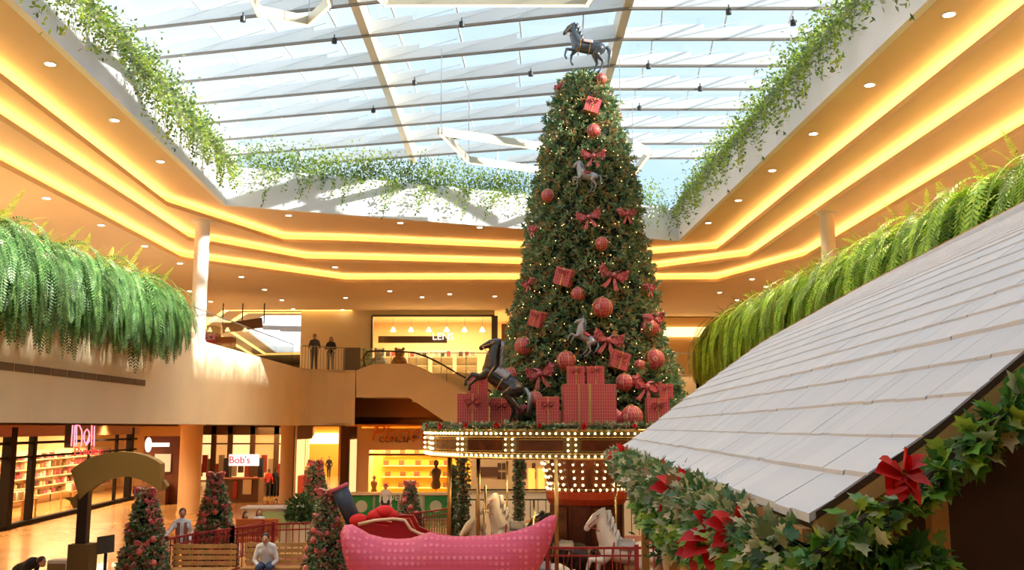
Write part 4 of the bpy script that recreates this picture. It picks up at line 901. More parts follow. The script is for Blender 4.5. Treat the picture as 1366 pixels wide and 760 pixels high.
hw = mat('horse_white', (.78, .74, .66), .3, var=.05, coat=.3); hc = mat('horse_cream', (.72, .56, .34), .35); hk = mat('horse_black', (.02, .018, .018), .3, coat=.3); hb = mat('horse_tan', (.50, .24, .06), .4); wm = mat('mane_white', (.80, .80, .78), .4); bm_ = mat('mane_black', (.015, .012, .010), .5); gm = mat('mane_silver', (.22, .24, .26), .3, .5)
sr = mat('saddle_red', (.40, .02, .03), .4); sg = mat('saddle_grey', (.30, .29, .30), .35); bronze = mat('horse_bronze', (.035, .028, .026), .28, .3, coat=.4)
o = horse('carousel_horse', 'rearing black horse figure with silver mane and gold girth on the carousel canopy', bronze, gm, sg, 'rear', vox=.02); o.location = (-.30, 23.0, 4.3); o.scale = (.82, .82, .86); o.rotation_euler = (0, 0, -.12)
o = horse('horse_figure', 'silver black prancing horse statue crowning the tree top', mat('horse_pewter', (.10, .11, .125), .3, .5), gm, mat('saddle_rose', (.45, .33, .30), .5), 'prance', vox=.02); p = atY(783, 98, 25.6); o.location = p; o.scale = (.70,)*3; o.rotation_euler = (0, .06, .1)
small = horse('horse_ornament', 'small grey silver horse ornament above the starred bauble on the lower tree', mat('horse_grey', (.36, .34, .34), .35, .3), gm, sr, 'prance', vox=.035)
p, d = on_tree(770, 472, .12); small.location = p; small.scale = (.42,)*3; small.rotation_euler = (0, .5, .05)
c = copy_tree(small); p, d = on_tree(782, 256, .12); c.location = p; c.scale = (.40,)*3; c.rotation_euler = (0, .1, 0); tag(c, 'small pale horse ornament on the upper tree between bauble and red bow', 'horse')
o = horse('carousel_horse', 'white carousel horse with red harness right behind the front railing', hw, wm, sg, 'jump', (.1, 3.1), .018, trim=sr); o.location = (2.62, 22.75, .42); o.scale = (.98,)*3
h2 = horse('carousel_horse', 'white carousel horse with red collar behind the pink crescent', hw, wm, sg, 'jump', (.1, 2.9), .02, trim=sr); h2.location = (.12, 25.3, .55); h2.rotation_euler = (0, 0, .25)
o = horse('carousel_horse', 'cream carousel horse at the far end of the ride beside the garland post', hc, hc, sg, 'jump', (.1, 2.9), .025); o.location = (-.45, 24.1, .3); o.rotation_euler = (0, 0, .5); o.scale = (.9,)*3
c = copy_tree(h2); c.location = (.72, 22.7, .05); c.rotation_euler = (0, 0, .1); c.scale = (.9,)*3; tag(c, 'white carousel horse whose rump shows right of the pink crescent tip', 'horse')
o = horse('carousel_horse', 'black carousel horse behind the saddle of the front white horse', hk, bm_, sr, 'jump', (.1, 2.9), .025); o.location = (4.5, 24.3, .45); o.rotation_euler = (0, 0, -.5)
o = horse('carousel_horse', 'tan brown carousel horse partly hidden by the poinsettia garland', hb, hb, sr, 'jump', (.1, 2.9), .025); o.location = (5.2, 25.2, .45); o.rotation_euler = (0, 0, -.9)
o = horse('carousel_horse', 'golden tan carousel horse in the back row left of the centre drum', hb, bm_, sg, 'jump', (.1, 2.9), .03); o.location = (1.0, 27.6, .5); o.rotation_euler = (0, 0, PI-.3)
o = horse('carousel_horse', 'dark carousel horse just above the tip of the pink crescent', hk, bm_, sg, 'jump', (.1, 2.9), .03); o.location = (1.3, 24.2, .2); o.rotation_euler = (0, 0, .1)
# ------------------------------------------------ pink crescent
PY = 20.2
topc = [(456, 722), (455, 708), (460, 700), (470, 699), (481, 705), (493, 712), (512, 717), (530, 718.5), (548, 717.5), (562, 713), (573, 709), (584, 712), (600, 714.5), (622, 715), (645, 714), (668, 711.5), (690, 707), (708, 701), (722, 694), (732, 688), (741, 686)]
botc = [(462, 742), (466, 760), (474, 785), (490, 800), (510, 808), (530, 812), (548, 815), (562, 816), (573, 817), (584, 818), (600, 818), (622, 816), (645, 812), (668, 804), (690, 792), (708, 776), (720, 757), (730, 736), (737, 718), (741, 703), (743, 690)]
pk = mat('pink_quilt', (.62, .10, .20), .55); nt = pk.node_tree; tc = nt.nodes.new('ShaderNodeTexCoord'); vo = nt.nodes.new('ShaderNodeTexVoronoi'); vo.inputs['Scale'].default_value = 8.5; vo.inputs['Randomness'].default_value = 0
rp_ = nt.nodes.new('ShaderNodeValToRGB'); rp_.color_ramp.elements[0].position = .20; rp_.color_ramp.elements[1].position = .40; rp_.color_ramp.elements[0].color = (.70, .17, .27, 1); rp_.color_ramp.elements[1].color = (.56, .07, .15, 1)
nt.links.new(tc.outputs['Object'], vo.inputs['Vector']); nt.links.new(vo.outputs['Distance'], rp_.inputs[0]); nt.links.new(rp_.outputs[0], nt.nodes['Principled BSDF'].inputs['Base Color'])
bpn = nt.nodes.new('ShaderNodeBump'); bpn.inputs['Strength'].default_value = .5; bpn.inputs['Distance'].default_value = .03; bpn.invert = True; nt.links.new(vo.outputs['Distance'], bpn.inputs['Height']); nt.links.new(bpn.outputs['Normal'], nt.nodes['Principled BSDF'].inputs['Normal'])
m = MB(); n = 14; vs = []
for (a, b), (c, d) in zip(topc, botc):
    T_ = atY(a, b, PY); B_ = atY(c, d, PY); M_ = (T_+B_)/2; hv = (T_-B_)/2; th_ = min(.55, hv.length*.75)
    for j in range(n): an = 2*PI*j/n; vs.append(M_+hv*math.cos(an)+Vector((0, -th_, 0))*math.sin(an))
K = len(topc); m.add(vs, [(i*n+j, i*n+(j+1) % n, (i+1)*n+(j+1) % n, (i+1)*n+j) for i in range(K-1) for j in range(n)]+[tuple(range(n)), tuple((K-1)*n+j for j in range(n))])
t = thing('crescent_sleigh', 'large pink dotted padded crescent-shaped seat back in front of the carousel', 'sleigh', (atY(600, 760, PY).x, PY, 0))
m.build('padded_shell', pk, t, True); MB().box((atY(600, 760, PY).x, PY, .2), (2.6, .7, .4)).build('base', red_m, t)
# red seat, plush and navy tube behind it
t = thing('red_sleigh', 'dark red open sleigh with glossy arms behind the pink crescent', 'sleigh', (atY(545, 700, 22).x, 22, 0))
f = [tuple(atY(a, b, 22).xz) for a, b in [(480, 700), (500, 697), (520, 700), (528, 690), (548, 690), (556, 706), (575, 714), (600, 719), (600, 760), (480, 760)]]
MB().prism(f, 21.75, 21.85, 'y').build('side_panel', red_m, t); MB().prism(f, 22.6, 22.7, 'y').build('side_panel', red_m, t)
MB().tube([atY(a, b, 21.7) for a, b in [(478, 699), (500, 694), (525, 692), (540, 694), (548, 706), (560, 712), (580, 716), (600, 717)]], .035, 8).build('arm_rail', mat('cream_trim', (.7, .5, .32), .4), t, True)
MB().box((atY(540, 735, 22).x, 22.2, 1.2), (1.9, .7, .12)).build('seat', red_m, t)
for px in (490, 590): MB().box((atY(px, 735, 22).x, 22.2, .9), (.08, .7, .6)).build('leg', red_m, t)
t = thing('plush_heap', 'bright red round plush cushion on the sleigh', 'cushion', atY(512, 700, 22.1)); m = MB()
for px, py, r in ((503, 688, .2), (513, 683, .21), (521, 687, .17), (479, 694, .2)): m.ball(atY(px, py, 22.1), r, 16, 10, (1.1, .8, .75))
m.build('cushion_body', mat('plush_red', (.62, .012, .012), .8), t, True)
t = thing('leaning_tube', 'tall navy blue tube with a pink rim leaning behind the small bow-covered tree', 'tube', atY(470, 700, 22.4))
a, b = atY(452, 650, 22.4), atY(474, 700, 22.4); MB().tube([a, b], [.20, .17], 20).build('tube_body', mat('navy_cloth', (.025, .04, .075), .6), t, True); d = (b-a).normalized(); MB().tube([a-d*.03, a+d*.05], [.22, .22], 20).build('rim', mat('rim_pink', (.55, .10, .14), .5), t, True)
# ------------------------------------------------ fences
def fence(pts, label, top=1.72, base=.6, step=.16, y_=None):
    t = thing('railing', label, 'railing', (*pts[0], base), 'red railings round the carousel deck'); nb = 0; bal = None
    m = MB(); m2 = MB()
    for a, b in zip(pts[:-1], pts[1:]):
        a, b = Vector((*a, 0)), Vector((*b, 0)); L = (b-a).length; m.bar(a+Vector((0, 0, top)), b+Vector((0, 0, top)), .06, .05); MB().bar(a+Vector((0, 0, top-.16)), b+Vector((0, 0, top-.16)), .035).build('mid_rail', red_pole, t); MB().bar(a+Vector((0, 0, base+.1)), b+Vector((0, 0, base+.1)), .035).build('lower_rail', red_pole, t)
        MB().bar((a.x, a.y, base), (a.x, a.y, top+.07), .09).build('post', red_pole, t)
        n_ = int(L/step)
        for k in range(1, n_):
            if nb < 95:
                p = a.lerp(b, k/n_)
                if bal is None: bal = MB().bar((p.x, p.y, base+.1), (p.x, p.y, top-.02), .022).build('baluster', red_pole, t); bp0 = p
                else: c = bal.copy(); COL.objects.link(c); c.location = bal.location+(p-bp0)
                nb += 1
    e = pts[-1]; MB().bar((*e, base), (*e, top+.07), .09).build('post', red_pole, t)
    m.build('top_rail', red_pole, t)
def fz(*pp, z=1.72): return [tuple(atZ(a, b, z).xy) for a, b in pp]
fence(fz((222, 719), (262, 711.5), (310, 705)), 'red railing in front of the woman with the brown waistcoat', 1.72)
fence(fz((310, 705), (365, 699), (425, 697)), 'red railing behind the man in the white shirt')
fence(fz((463, 695), (528, 688.5)), 'red railing left of the small tree behind the sleigh')
fence(fz((528, 688.5), (600, 677.5)), 'red railing with pale light between its bars beside the garland post')
fence([(-.2, 21.2), (.75, 21.2), (2.63, 21.2), (3.2, 21.35)], 'glossy red railing in front of the big white carousel horse', 1.78)
fence(fz((290, 700), (352, 686)), 'dark red inner queue railing beneath the seated women', 1.5)
m = MB()
# ================================================================ CHALET
NC = atY(1085, 690, 3.0); FC = atZ(828, 598, NC.z)
AX = (FC-NC).normalized(); LEN = (FC-NC).length; RX = Vector((AX.y, -AX.x, 0))
RP = [(0, 0), (.35, .235), (.8, .60), (1.86, 1.36), (3.16, 2.08), (5.35, 3.2), (5.6, 3.32)]
def rz(d):
    for (a, b), (c, e) in zip(RP[:-1], RP[1:]):
        if d <= c: return b+(e-b)*(d-a)/(c-a)
    return RP[-1][1]
def CP(a, d, h=0): return NC+AX*a+RX*d+Vector((0, 0, rz(d)+h))
ch = thing('chalet', 'wooden market chalet with a broad pale shingled roof beside the camera', 'chalet', (NC.x+2.6, 7.5, 0))
m = MB()
ds = [0]; 
while ds[-1] < 5.45: ds.append(ds[-1]+.175-.08*min(1, ds[-1]/3.2))
for i, d in enumerate(ds[:-1]):
    a = -random.uniform(0, .1); row = 0
    while a < LEN+.02:
        w = random.uniform(.11, .34); a1 = min(a+w, LEN+.03); a0 = max(a, -.03)
        d0, d1 = d-.02+random.uniform(-.004, .004)+row, min(d+(ds[i+1]-ds[i])*1.35, 5.6); t0 = .026-.017*min(1, d/2.6)+random.uniform(0, .003); g = .0015
        if a1-a0 > .02:
            p = [CP(a0+g, d0, .0), CP(a1-g, d0, .0), CP(a1-g, d0, t0), CP(a0+g, d0, t0), CP(a0+g, d1, .004), CP(a1-g, d1, .004)]
            m.add(p, [(0, 1, 2, 3), (3, 2, 5, 4), (0, 3, 4), (1, 5, 2)])
        a = a1+.0001
        if a1 >= LEN+.03: break
shm = leafmat('shingle_wood', [(.62, .63, .65), (.69, .69, .70), (.65, .66, .68), (.72, .72, .72)], .6, 0)
nt = shm.node_tree; b = nt.nodes['Principled BSDF']; tc = nt.nodes.new('ShaderNodeTexCoord'); mp = nt.nodes.new('ShaderNodeMapping'); mp.inputs['Scale'].default_value = (3, 60, 3); nz = nt.nodes.new('ShaderNodeTexNoise'); nz.inputs['Scale'].default_value = 1.2; nz.inputs['Detail'].default_value = 6
nt.links.new(tc.outputs['Object'], mp.inputs[0]); nt.links.new(mp.outputs[0], nz.inputs['Vector']); bpn = nt.nodes.new('ShaderNodeBump'); bpn.inputs['Strength'].default_value = .25; bpn.inputs['Distance'].default_value = .01; nt.links.new(nz.outputs['Fac'], bpn.inputs['Height']); nt.links.new(bpn.outputs['Normal'], b.inputs['Normal'])
m.build('shingle_roof', shm, ch)
m = MB()
for (a, b_), (c, e) in zip(RP[:-1], RP[1:]):
    for s0, s1 in ((0, LEN),): m.add([CP(0, a, -.05), CP(LEN, a, -.05), CP(LEN, c, -.05), CP(0, c, -.05), CP(0, a, -.01), CP(LEN, a, -.01), CP(LEN, c, -.01), CP(0, c, -.01)], [(0, 1, 2, 3), (4, 7, 6, 5), (0, 3, 7, 4), (1, 5, 6, 2), (0, 4, 5, 1), (3, 2, 6, 7)])
rg = CP(0, 5.6); 
m.add([CP(0, 5.6, -.03), CP(LEN, 5.6, -.03), CP(LEN, 5.6)+RX*.8-Vector((0, 0, .6)), CP(0, 5.6)+RX*.8-Vector((0, 0, .6))], [(0, 1, 2, 3)])
m.build('roof_decking', dark_m, ch)
def rake(a, h0, h1, th, mt, nm):
    m = MB(); dd = [0, .35, .8, 1.86, 3.16, 5.35]
    for x, y in zip(dd[:-1], dd[1:]):
        p = [CP(a, x, h0), CP(a, y, h0), CP(a, y, h1), CP(a, x, h1)]; q = [v+AX*th for v in p]
        m.add(p+q, [(0, 1, 2, 3), (4, 7, 6, 5), (0, 4, 5, 1), (3, 2, 6, 7), (0, 3, 7, 4), (1, 5, 6, 2)])
    m.build(nm, mt, ch)
rake(-.035, -.004, .02, .03, mat('board_dark', (.07, .035, .02), .5), 'drip_board'); rake(-.034, -.06, -.004, .04, mat('honey_bright', (.62, .36, .13), .5), 'rake_board'); rake(LEN, -.06, .02, .04, wood_m, 'rake_board')
MB().bar(CP(0, -.02, -.04), CP(LEN, -.0, -.02), .03, .04).build('eave_board', wood_m, ch)
# gable wall, side wall, posts
m = MB(); g0 = .55
ins = [(.45, 0)]+[(d, h) for d, h in RP if d > .45]
for a in (g0, LEN-.4):
    pts = [CP(a, d, -.06) for d in (.45, .8, 1.86, 3.16, 5.35, 5.6)]; base = [Vector((p.x, p.y, .02)) for p in pts]
    for i in range(len(pts)-1): m.add([base[i], base[i+1], pts[i+1], pts[i]], [(0, 1, 2, 3)])
p, q = CP(g0, .45, -.06), CP(LEN-.4, .45, -.06); m.add([(p.x, p.y, .02), (q.x, q.y, .02), q, p], [(0, 1, 2, 3)])
m.build('board_wall', mat('chalet_wall', (.045, .018, .008), .7, var=.2), ch)
for a, d, w in ((.30, .30, .045), (.26, .46, .055), (1.6, .25, .06), (3.4, .25, .07), (3.9, .22, .05), (6.2, .25, .08), (LEN-.5, .25, .09)):
    p = CP(a, d, -.05); MB().box((p.x, p.y, p.z/2), (w, w, p.z), math.atan2(AX.y, AX.x)).build('corner_post', wood_m, ch)
for a in np.arange(3.0, 7.0, .3): 
    p = CP(float(a), .33, 0); MB().box((p.x, p.y, 1.55), (.05, .2, 3.1)).build('wall_batten', wood_m, ch)
# ------------------------------------------------ close-up leaves
def lobed(n=5):
    """ivy / maple like outline, base at origin, pointing +Y, in XY, folded a little"""
    out = [(0, 0, 0), (.28, -.06, .02), (.50, .12, .05), (.32, .30, .02), (.42, .58, .06), (.17, .62, .0), (0, 1.0, -.06), (-.17, .62, .0), (-.42, .58, .06), (-.32, .30, .02), (-.50, .12, .05), (-.28, -.06, .02), (0, .35, -.04)]
    V = np.array(out); T = np.array([(12, i, (i+1) % 12) for i in range(12)]); return V, T
def pointed():
    V = np.array([(0, 0, 0), (.14, .2, .03), (.22, .45, .05), (.13, .75, .02), (0, 1, -.08), (-.13, .75, .02), (-.22, .45, .05), (-.14, .2, .03), (0, .45, -.03)]); return V, np.array([(8, i, (i+1) % 8) for i in range(8)])
def scatter(tmpl, P, D, S, roll=.6):
    V, T = tmpl; n = len(P); D = unit(D); up = unit(np.array([[0, -.55, .85]])+RNG.normal(size=(n, 3))*roll)
    X_ = unit(np.cross(D, up)); Z_ = np.cross(X_, D); S = np.broadcast_to(S, n)
    W = P[:, None, :]+(V[None, :, 0:1]*X_[:, None]+V[None, :, 1:2]*D[:, None]+V[None, :, 2:3]*Z_[:, None])*S[:, None, None]
    return W.reshape(-1, 3), (T[None]+np.arange(n)[:, None, None]*len(V)).reshape(-1, 3)
ivy = leafmat('ivy_green', [(.03, .12, .02), (.09, .26, .03), (.18, .42, .05), (.44, .58, .06), (.06, .20, .05), (.74, .72, .42)], .4, .3)
fir = leafmat('fir_green', [(.03, .11, .03), (.07, .20, .05), (.14, .30, .09)], .5, .2)
ivd = leafmat('ivy_pale', [(.05, .15, .04), (.18, .32, .10), (.50, .48, .24), (.03, .08, .03), (.16, .30, .06), (.78, .64, .42), (.07, .19, .07), (.40, .12, .05)], .5, .3)
def garland(name, pts, rad, n, size, mt, label, fn=0, out=None, cat='garland'):
    P_ = np.array([tuple(p) for p in pts]); L = np.linalg.norm(np.diff(P_, axis=0), axis=1); cum = np.concatenate([[0], np.cumsum(L)]); u = RNG.uniform(0, cum[-1], n+fn)
    C_ = np.stack([np.interp(u, cum, P_[:, k]) for k in range(3)], 1); R_ = np.interp(u, cum, rad) if isinstance(rad, (list, tuple)) else np.full(n+fn, rad); S_ = np.interp(u, cum, size) if isinstance(size, (list, tuple)) else np.full(n+fn, size)
    O_ = unit(RNG.normal(size=(n+fn, 3))+(np.array(out) if out is not None else 0)); Q_ = C_+O_*(R_*RNG.uniform(.45, 1, n+fn))[:, None]; Dd = O_+RNG.normal(size=(n+fn, 3))*.7+np.array([0, 0, -.25])
    t = thing(name, label, cat, tuple(P_[len(P_)//2]))
    V, T = scatter(lobed(), Q_[:n], Dd[:n], S_[:n]*RNG.uniform(.6, 1.25, n)); np_obj('foliage', V, T, mt, t)
    if fn:
        k = 9; B = np.repeat(Q_[n:], k, 0); D2 = np.repeat(Dd[n:], k, 0)+RNG.normal(size=(fn*k, 3))*.55; V, T = leaf_quads(B, D2, np.repeat(S_[n:], k)*RNG.uniform(.6, 1.1, fn*k), np.repeat(S_[n:], k)*.10); np_obj('fir_sprigs', V, T, fir, t)
    MB().tube([Vector(p) for p in pts], [float(np.interp(c, cum, rad))*.35 if isinstance(rad, (list, tuple)) else rad*.35 for c in cum], 8).build('stem', mat('stem_shade_brown', (.05, .035, .015), .8), t)  # stem kept thick and dark to stand for shade inside the leaves
    return t
gp_ = [CP(a, -.03, -.10) for a in np.linspace(.05, LEN, 12)]
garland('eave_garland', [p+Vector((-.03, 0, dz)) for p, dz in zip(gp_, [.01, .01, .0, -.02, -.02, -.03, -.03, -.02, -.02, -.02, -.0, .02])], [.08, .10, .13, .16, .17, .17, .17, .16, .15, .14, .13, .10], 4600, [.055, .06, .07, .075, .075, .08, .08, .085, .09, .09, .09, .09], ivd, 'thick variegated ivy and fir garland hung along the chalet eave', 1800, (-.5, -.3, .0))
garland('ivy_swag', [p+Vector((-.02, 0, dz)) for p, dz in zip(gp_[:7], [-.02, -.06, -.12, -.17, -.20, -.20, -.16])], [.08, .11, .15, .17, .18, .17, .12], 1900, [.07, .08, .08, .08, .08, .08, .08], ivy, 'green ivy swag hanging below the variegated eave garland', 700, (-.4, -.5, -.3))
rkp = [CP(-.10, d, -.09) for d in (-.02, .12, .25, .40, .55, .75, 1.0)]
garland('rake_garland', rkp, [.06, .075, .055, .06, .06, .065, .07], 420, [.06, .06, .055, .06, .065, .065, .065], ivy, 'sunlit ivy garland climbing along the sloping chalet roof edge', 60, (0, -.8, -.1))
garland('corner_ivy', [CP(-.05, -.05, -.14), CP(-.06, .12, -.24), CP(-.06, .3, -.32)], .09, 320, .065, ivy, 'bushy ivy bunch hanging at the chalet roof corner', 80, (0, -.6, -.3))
# poinsettias
def kit_poin(mt, seed=1, n=9):
    rr = random.Random(seed); o = thing('poinsettia', '', 'flower'); V, T = pointed(); PP = []; DD = []; SS = []
    for k in range(n): a = 2*PI*k/n+rr.uniform(-.2, .2); lift = rr.uniform(.0, .5); DD.append((math.cos(a), -.2-lift, math.sin(a))); PP.append((0, 0, 0)); SS.append(rr.uniform(.6, 1.0))
    for k in range(5): a = 2*PI*k/5+.4; DD.append((math.cos(a), -.7, math.sin(a))); PP.append((0, -.03, 0)); SS.append(rr.uniform(.4, .6))
    W, T2 = scatter((V*np.array([1.6, 1, 1]), T), np.array(PP), np.array(DD), np.array(SS), .15); np_obj('petals', W, T2, mt, o)
    m = MB(); 
    for k in range(5): m.ball((.05*math.cos(k*1.26), -.10, .05*math.sin(k*1.26)), .03, 6, 5)
    m.build('flower_centre', mat('bud_yellow', (.55, .42, .06), .5), o); return o
pr = leafmat('petal_red', [(.50, .003, .003), (.68, .010, .006), (.60, .004, .004)], .6, .25); po = leafmat('petal_orange', [(.60, .10, .02), (.7, .18, .05)], .6, .25)
pn1 = kit_poin(pr, 3); pn1.scale = (.115,)*3; pn1.location = atY(1203, 628, 2.78); tag(pn1, 'largest bright red poinsettia on the sloping ivy garland', 'flower', 'poinsettias on the chalet'); pn1.rotation_euler = (.1, .3, .1)
def gY(px):
    return min(np.linspace(.1, LEN, 120), key=lambda a: abs(683+F*(lambda q: q.x/(q.y*math.cos(PITCH)+(q.z-CAMH)*math.sin(PITCH)))(CP(a, -.05, -.1))-px))*AX.y+NC.y-.32
for px, py, Y, s, rz_, lb in ((912, 656, 7.0, .15, .4, 'red poinsettia in the middle of the chalet eave garland'), (960, 712, 5.4, .15, -.3, 'red poinsettia hanging low under the eave garland'), (984, 706, 5.1, .10, .5, 'smaller red poinsettia beside the low hanging one'), (833, 607, 12.0, .16, 0, 'red poinsettia at the far end of the eave garland by the carousel canopy'), (886, 655, 8.3, .10, .2, 'dim red poinsettia left of the one in mid garland'), (895, 676, 7.9, .10, 0, 'small red poinsettia under the one in mid garland'), (943, 728, 5.5, .12, 0, 'lowest red poinsettia under the eave garland')):
    c = copy_tree(pn1); c.location = atY(px, py, gY(px)); c.scale = (s*1.4,)*3; c.rotation_euler = (0, rz_, -.3); tag(c, lb, 'flower')
c = kit_poin(po, 5); c.location = atY(879, 632, gY(879)); c.scale = (.13,)*3; c.rotation_euler = (0, 0, -.3); tag(c, 'orange poinsettia on the eave garland near the roof tip', 'flower')
# carousel canopy garland with small poinsettias
gpts = [rv(k/2, 4.22, RZ1+.12) if False else None for k in range(1)]
ringp = []
for k in range(37): a = 2*PI*k/36; ringp.append(Vector((CX+4.2*math.cos(a), CY+4.2*math.sin(a), RZ1+.10)))
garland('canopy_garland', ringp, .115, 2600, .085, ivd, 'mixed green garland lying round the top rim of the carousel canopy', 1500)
for k, deg in enumerate((-160, -148, -134, -122, -108, -95, -80, -62)):
    a = math.radians(deg); c = copy_tree(pn1); c.location = (CX+4.33*math.cos(a), CY+4.33*math.sin(a), RZ1+.12); c.scale = (.12 if k % 2 else .09,)*3; c.rotation_euler = (0, k, a+PI/2); tag(c, 'small red poinsettia in the garland round the carousel canopy rim', 'flower', 'poinsettias on the canopy garland')
# garland posts
def gpost(px, Y, r, z0, z1, label):
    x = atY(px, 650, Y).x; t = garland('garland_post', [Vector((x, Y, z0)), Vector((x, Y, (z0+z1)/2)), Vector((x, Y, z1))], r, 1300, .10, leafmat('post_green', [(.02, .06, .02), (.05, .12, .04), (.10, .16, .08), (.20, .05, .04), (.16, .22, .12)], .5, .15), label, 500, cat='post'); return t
gpost(617, 31.2, .24, .6, 4.0, 'garland-wrapped post behind the pink crescent left of the carousel')
gpost(692, 34.0, .20, .6, 4.0, 'thin dark garland-wrapped post seen between the carousel poles')
gpost(604, 32.5, .12, .6, 3.0, 'slim red and pink flowered post beside the broad garland post')
# hanging swag of flowers at the chalet front and pot plant
p = atY(893, 715, 9.5); t = thing('potted_plant', 'leafy potted plant with small red flowers on a cream pot near the red railing', 'plant', (p.x, 9.5, p.z-.25))
P0 = np.tile(np.array([p.x, 9.5, p.z]), (420, 1))+RNG.normal(size=(420, 3))*.11; V, T = scatter(pointed(), P0, RNG.normal(size=(420, 3)), RNG.uniform(.05, .10, 420)); np_obj('foliage', V, T, leafmat('pot_green', [(.015, .05, .015), (.04, .11, .03), (.09, .18, .05)], .5, .2), t)
P0 = np.tile(np.array([p.x, 9.4, p.z+.03]), (50, 1))+RNG.normal(size=(50, 3))*.06; V, T = scatter(pointed(), P0, RNG.normal(size=(50, 3)), .06); np_obj('blossoms', V, T, pr, t)
pz = atY(893, 740, 9.5).z; MB().lathe([(.09, pz-.3), (.13, pz)], (p.x+.05, 9.5, 0), 16).build('pot', mat('pot_cream', (.6, .45, .28), .5), t, True); MB().box((p.x+.05, 9.5, (pz-.3)/2), (.22, .22, pz-.3)).build('pedestal', wood_m, t)
# ================================================================ FERNS AND PARAPET PLANTS
def frond(p0, d0, L, lw, g, n=30):
    """arching rib with paired leaflets; returns verts, quads"""
    p = np.array(p0, float); d = np.array(d0, float); d /= np.linalg.norm(d); st_ = L/n; P = [p.copy()]; D = [d.copy()]
    for i in range(n):
        d = d+np.array([0, 0, -g*st_*(1+.6*i/n)]); d /= np.linalg.norm(d); p = p+d*st_; P.append(p.copy()); D.append(d.copy())
    P = np.array(P); D = np.array(D); h = np.array([D[0][0], D[0][1], 0]); h = h/max(1e-6, np.linalg.norm(h)); side = np.array([-h[1], h[0], 0])
    side = side+RNG.normal(size=3)*.18; S = unit(np.cross(D, np.cross(np.tile(side, (len(P), 1)), D)))
    s = np.linspace(0, 1, len(P)); l = lw*np.clip(np.sin(PI*(.12+.86*s))**.6, .02, 1)
    Vs = []; m = st_*.42
    for sg in (-1, 1):
        B = P[1:]; dd = unit(S[1:]*sg+D[1:]*.45+np.array([0, 0, -.18])); T = B+dd*l[1:, None]; M = B+dd*l[1:, None]*.5
        Vs.append(np.stack([B-D[1:]*m*.5, M-D[1:]*m, T, M+D[1:]*m*.9], 1))
    w = .006; Vs.append(np.stack([P[:-1]-S[:-1]*w, P[:-1]+S[:-1]*w, P[1:]+S[1:]*w, P[1:]-S[1:]*w], 1))
    V = np.concatenate(Vs).reshape(-1, 3); return V, np.arange(len(V)).reshape(-1, 4)
def fern_mesh(nh, nu, L, seed):
    global RNG; keep = RNG; RNG = np.random.default_rng(seed); parts = []
    for i in range(nh):
        a = RNG.normal()*.7; d0 = (math.sin(a), math.cos(a)*RNG.uniform(.5, 1.0), RNG.uniform(.35, 1.1)); parts.append(frond((RNG.uniform(-.45, .45), RNG.uniform(-.1, .25), RNG.uniform(-.1, .1)), d0, L*RNG.uniform(.65, 1.12), RNG.uniform(.17, .25), RNG.uniform(1.2, 3.0)))
    A = (*cat_q(parts), np.concatenate([np.full(len(q[1]), RNG.choice([0, 1, 1, 2])) for q in parts])); parts = []
    for i in range(nu):
        a = RNG.uniform(-1.6, 1.6); d0 = (math.sin(a)*.6, math.cos(a)*.5, 1.1); parts.append(frond((RNG.uniform(-.4, .4), RNG.uniform(-.3, .1), 0), d0, RNG.uniform(.8, 1.4), .10, RNG.uniform(.4, 1.1), 18))
    B = cat_q(parts); RNG = keep; return A, B
fgreen = [leafmat('fern_green_%d' % i, [tuple(c*k for c in q) for q in ((.05, .16, .04), (.13, .30, .07), (.22, .42, .12), (.09, .24, .06), (.32, .50, .18))], .42, .35) for i, k in enumerate((.42, .85, 1.15))]
fyel = [leafmat('fern_lime_%d' % i, [tuple(c*k for c in q) for q in ((.14, .30, .02), (.28, .46, .04), (.44, .58, .07), (.20, .38, .03))], .42, .4) for i, k in enumerate((.45, 1.05, 1.4))]
fup = leafmat('fern_young', [(.28, .38, .03), (.42, .46, .05), (.18, .30, .03)], .5, .45)
def fern_kit(seed, mt, L, label, group):
    A, B = fern_mesh(38, 4, L, seed); t = thing('hanging_fern', label, 'fern', (0, 0, 0), group)
    np_obj('fronds', A[0], A[1], mt, t, mi=A[2]); np_obj('young_fronds', *B, fup, t); return t
LL = 'long drooping green fern hanging over the left gallery parapet'; LR = 'long drooping lime green fern hanging over the gallery behind the shingled roof'
kl = [fern_kit(s, fgreen, 2.5, LL, 'ferns on the left gallery') for s in (1, 2, 3)]; kr = [fern_kit(s, fyel, 2.7, LR, 'ferns on the right gallery') for s in (4, 5, 6)]
def trough(x, y0, y1, z, label, w=.7, h=.9):
    t = thing('planter_trough', label, 'planter', (x, (y0+y1)/2, z)); MB().box((x, (y0+y1)/2, z+h/2), (w, y1-y0, h)).build('trough_body', mat('trough_dark', (.10, .07, .04), .7), t); MB().box((x, (y0+y1)/2, z+h), (w-.1, y1-y0-.1, .04)).build('soil', MATS['planter_soil'], t)
trough(-10.55, 8.0, 28.6, 7.14, 'long dark planter trough under the left row of ferns'); trough(8.98, 13.5, 41.5, 7.12, 'long dark planter trough under the row of lime ferns', h=1.2)
i = 0
for row in (0, 1):
    y = 12.0+row*.4
    while y < 28.0-.2*row:
        o = kl[i] if i < 3 else copy_tree(kl[i % 3]); z = 8.0 if row == 0 else 7.6
        o.location = (-10.2+.14*row+random.uniform(-.05, .05), y, z); o.rotation_euler = (0, 0, -PI/2+random.uniform(-.3, .3)+(.25 if y > 28 else 0)); sc = random.uniform(.80, 1.0)*(.92 if row else 1)*(.85 if y > 27.5 else 1); o.scale = (sc, sc, sc*random.uniform(.75, 1.02)); i += 1; y += .80
i = 0
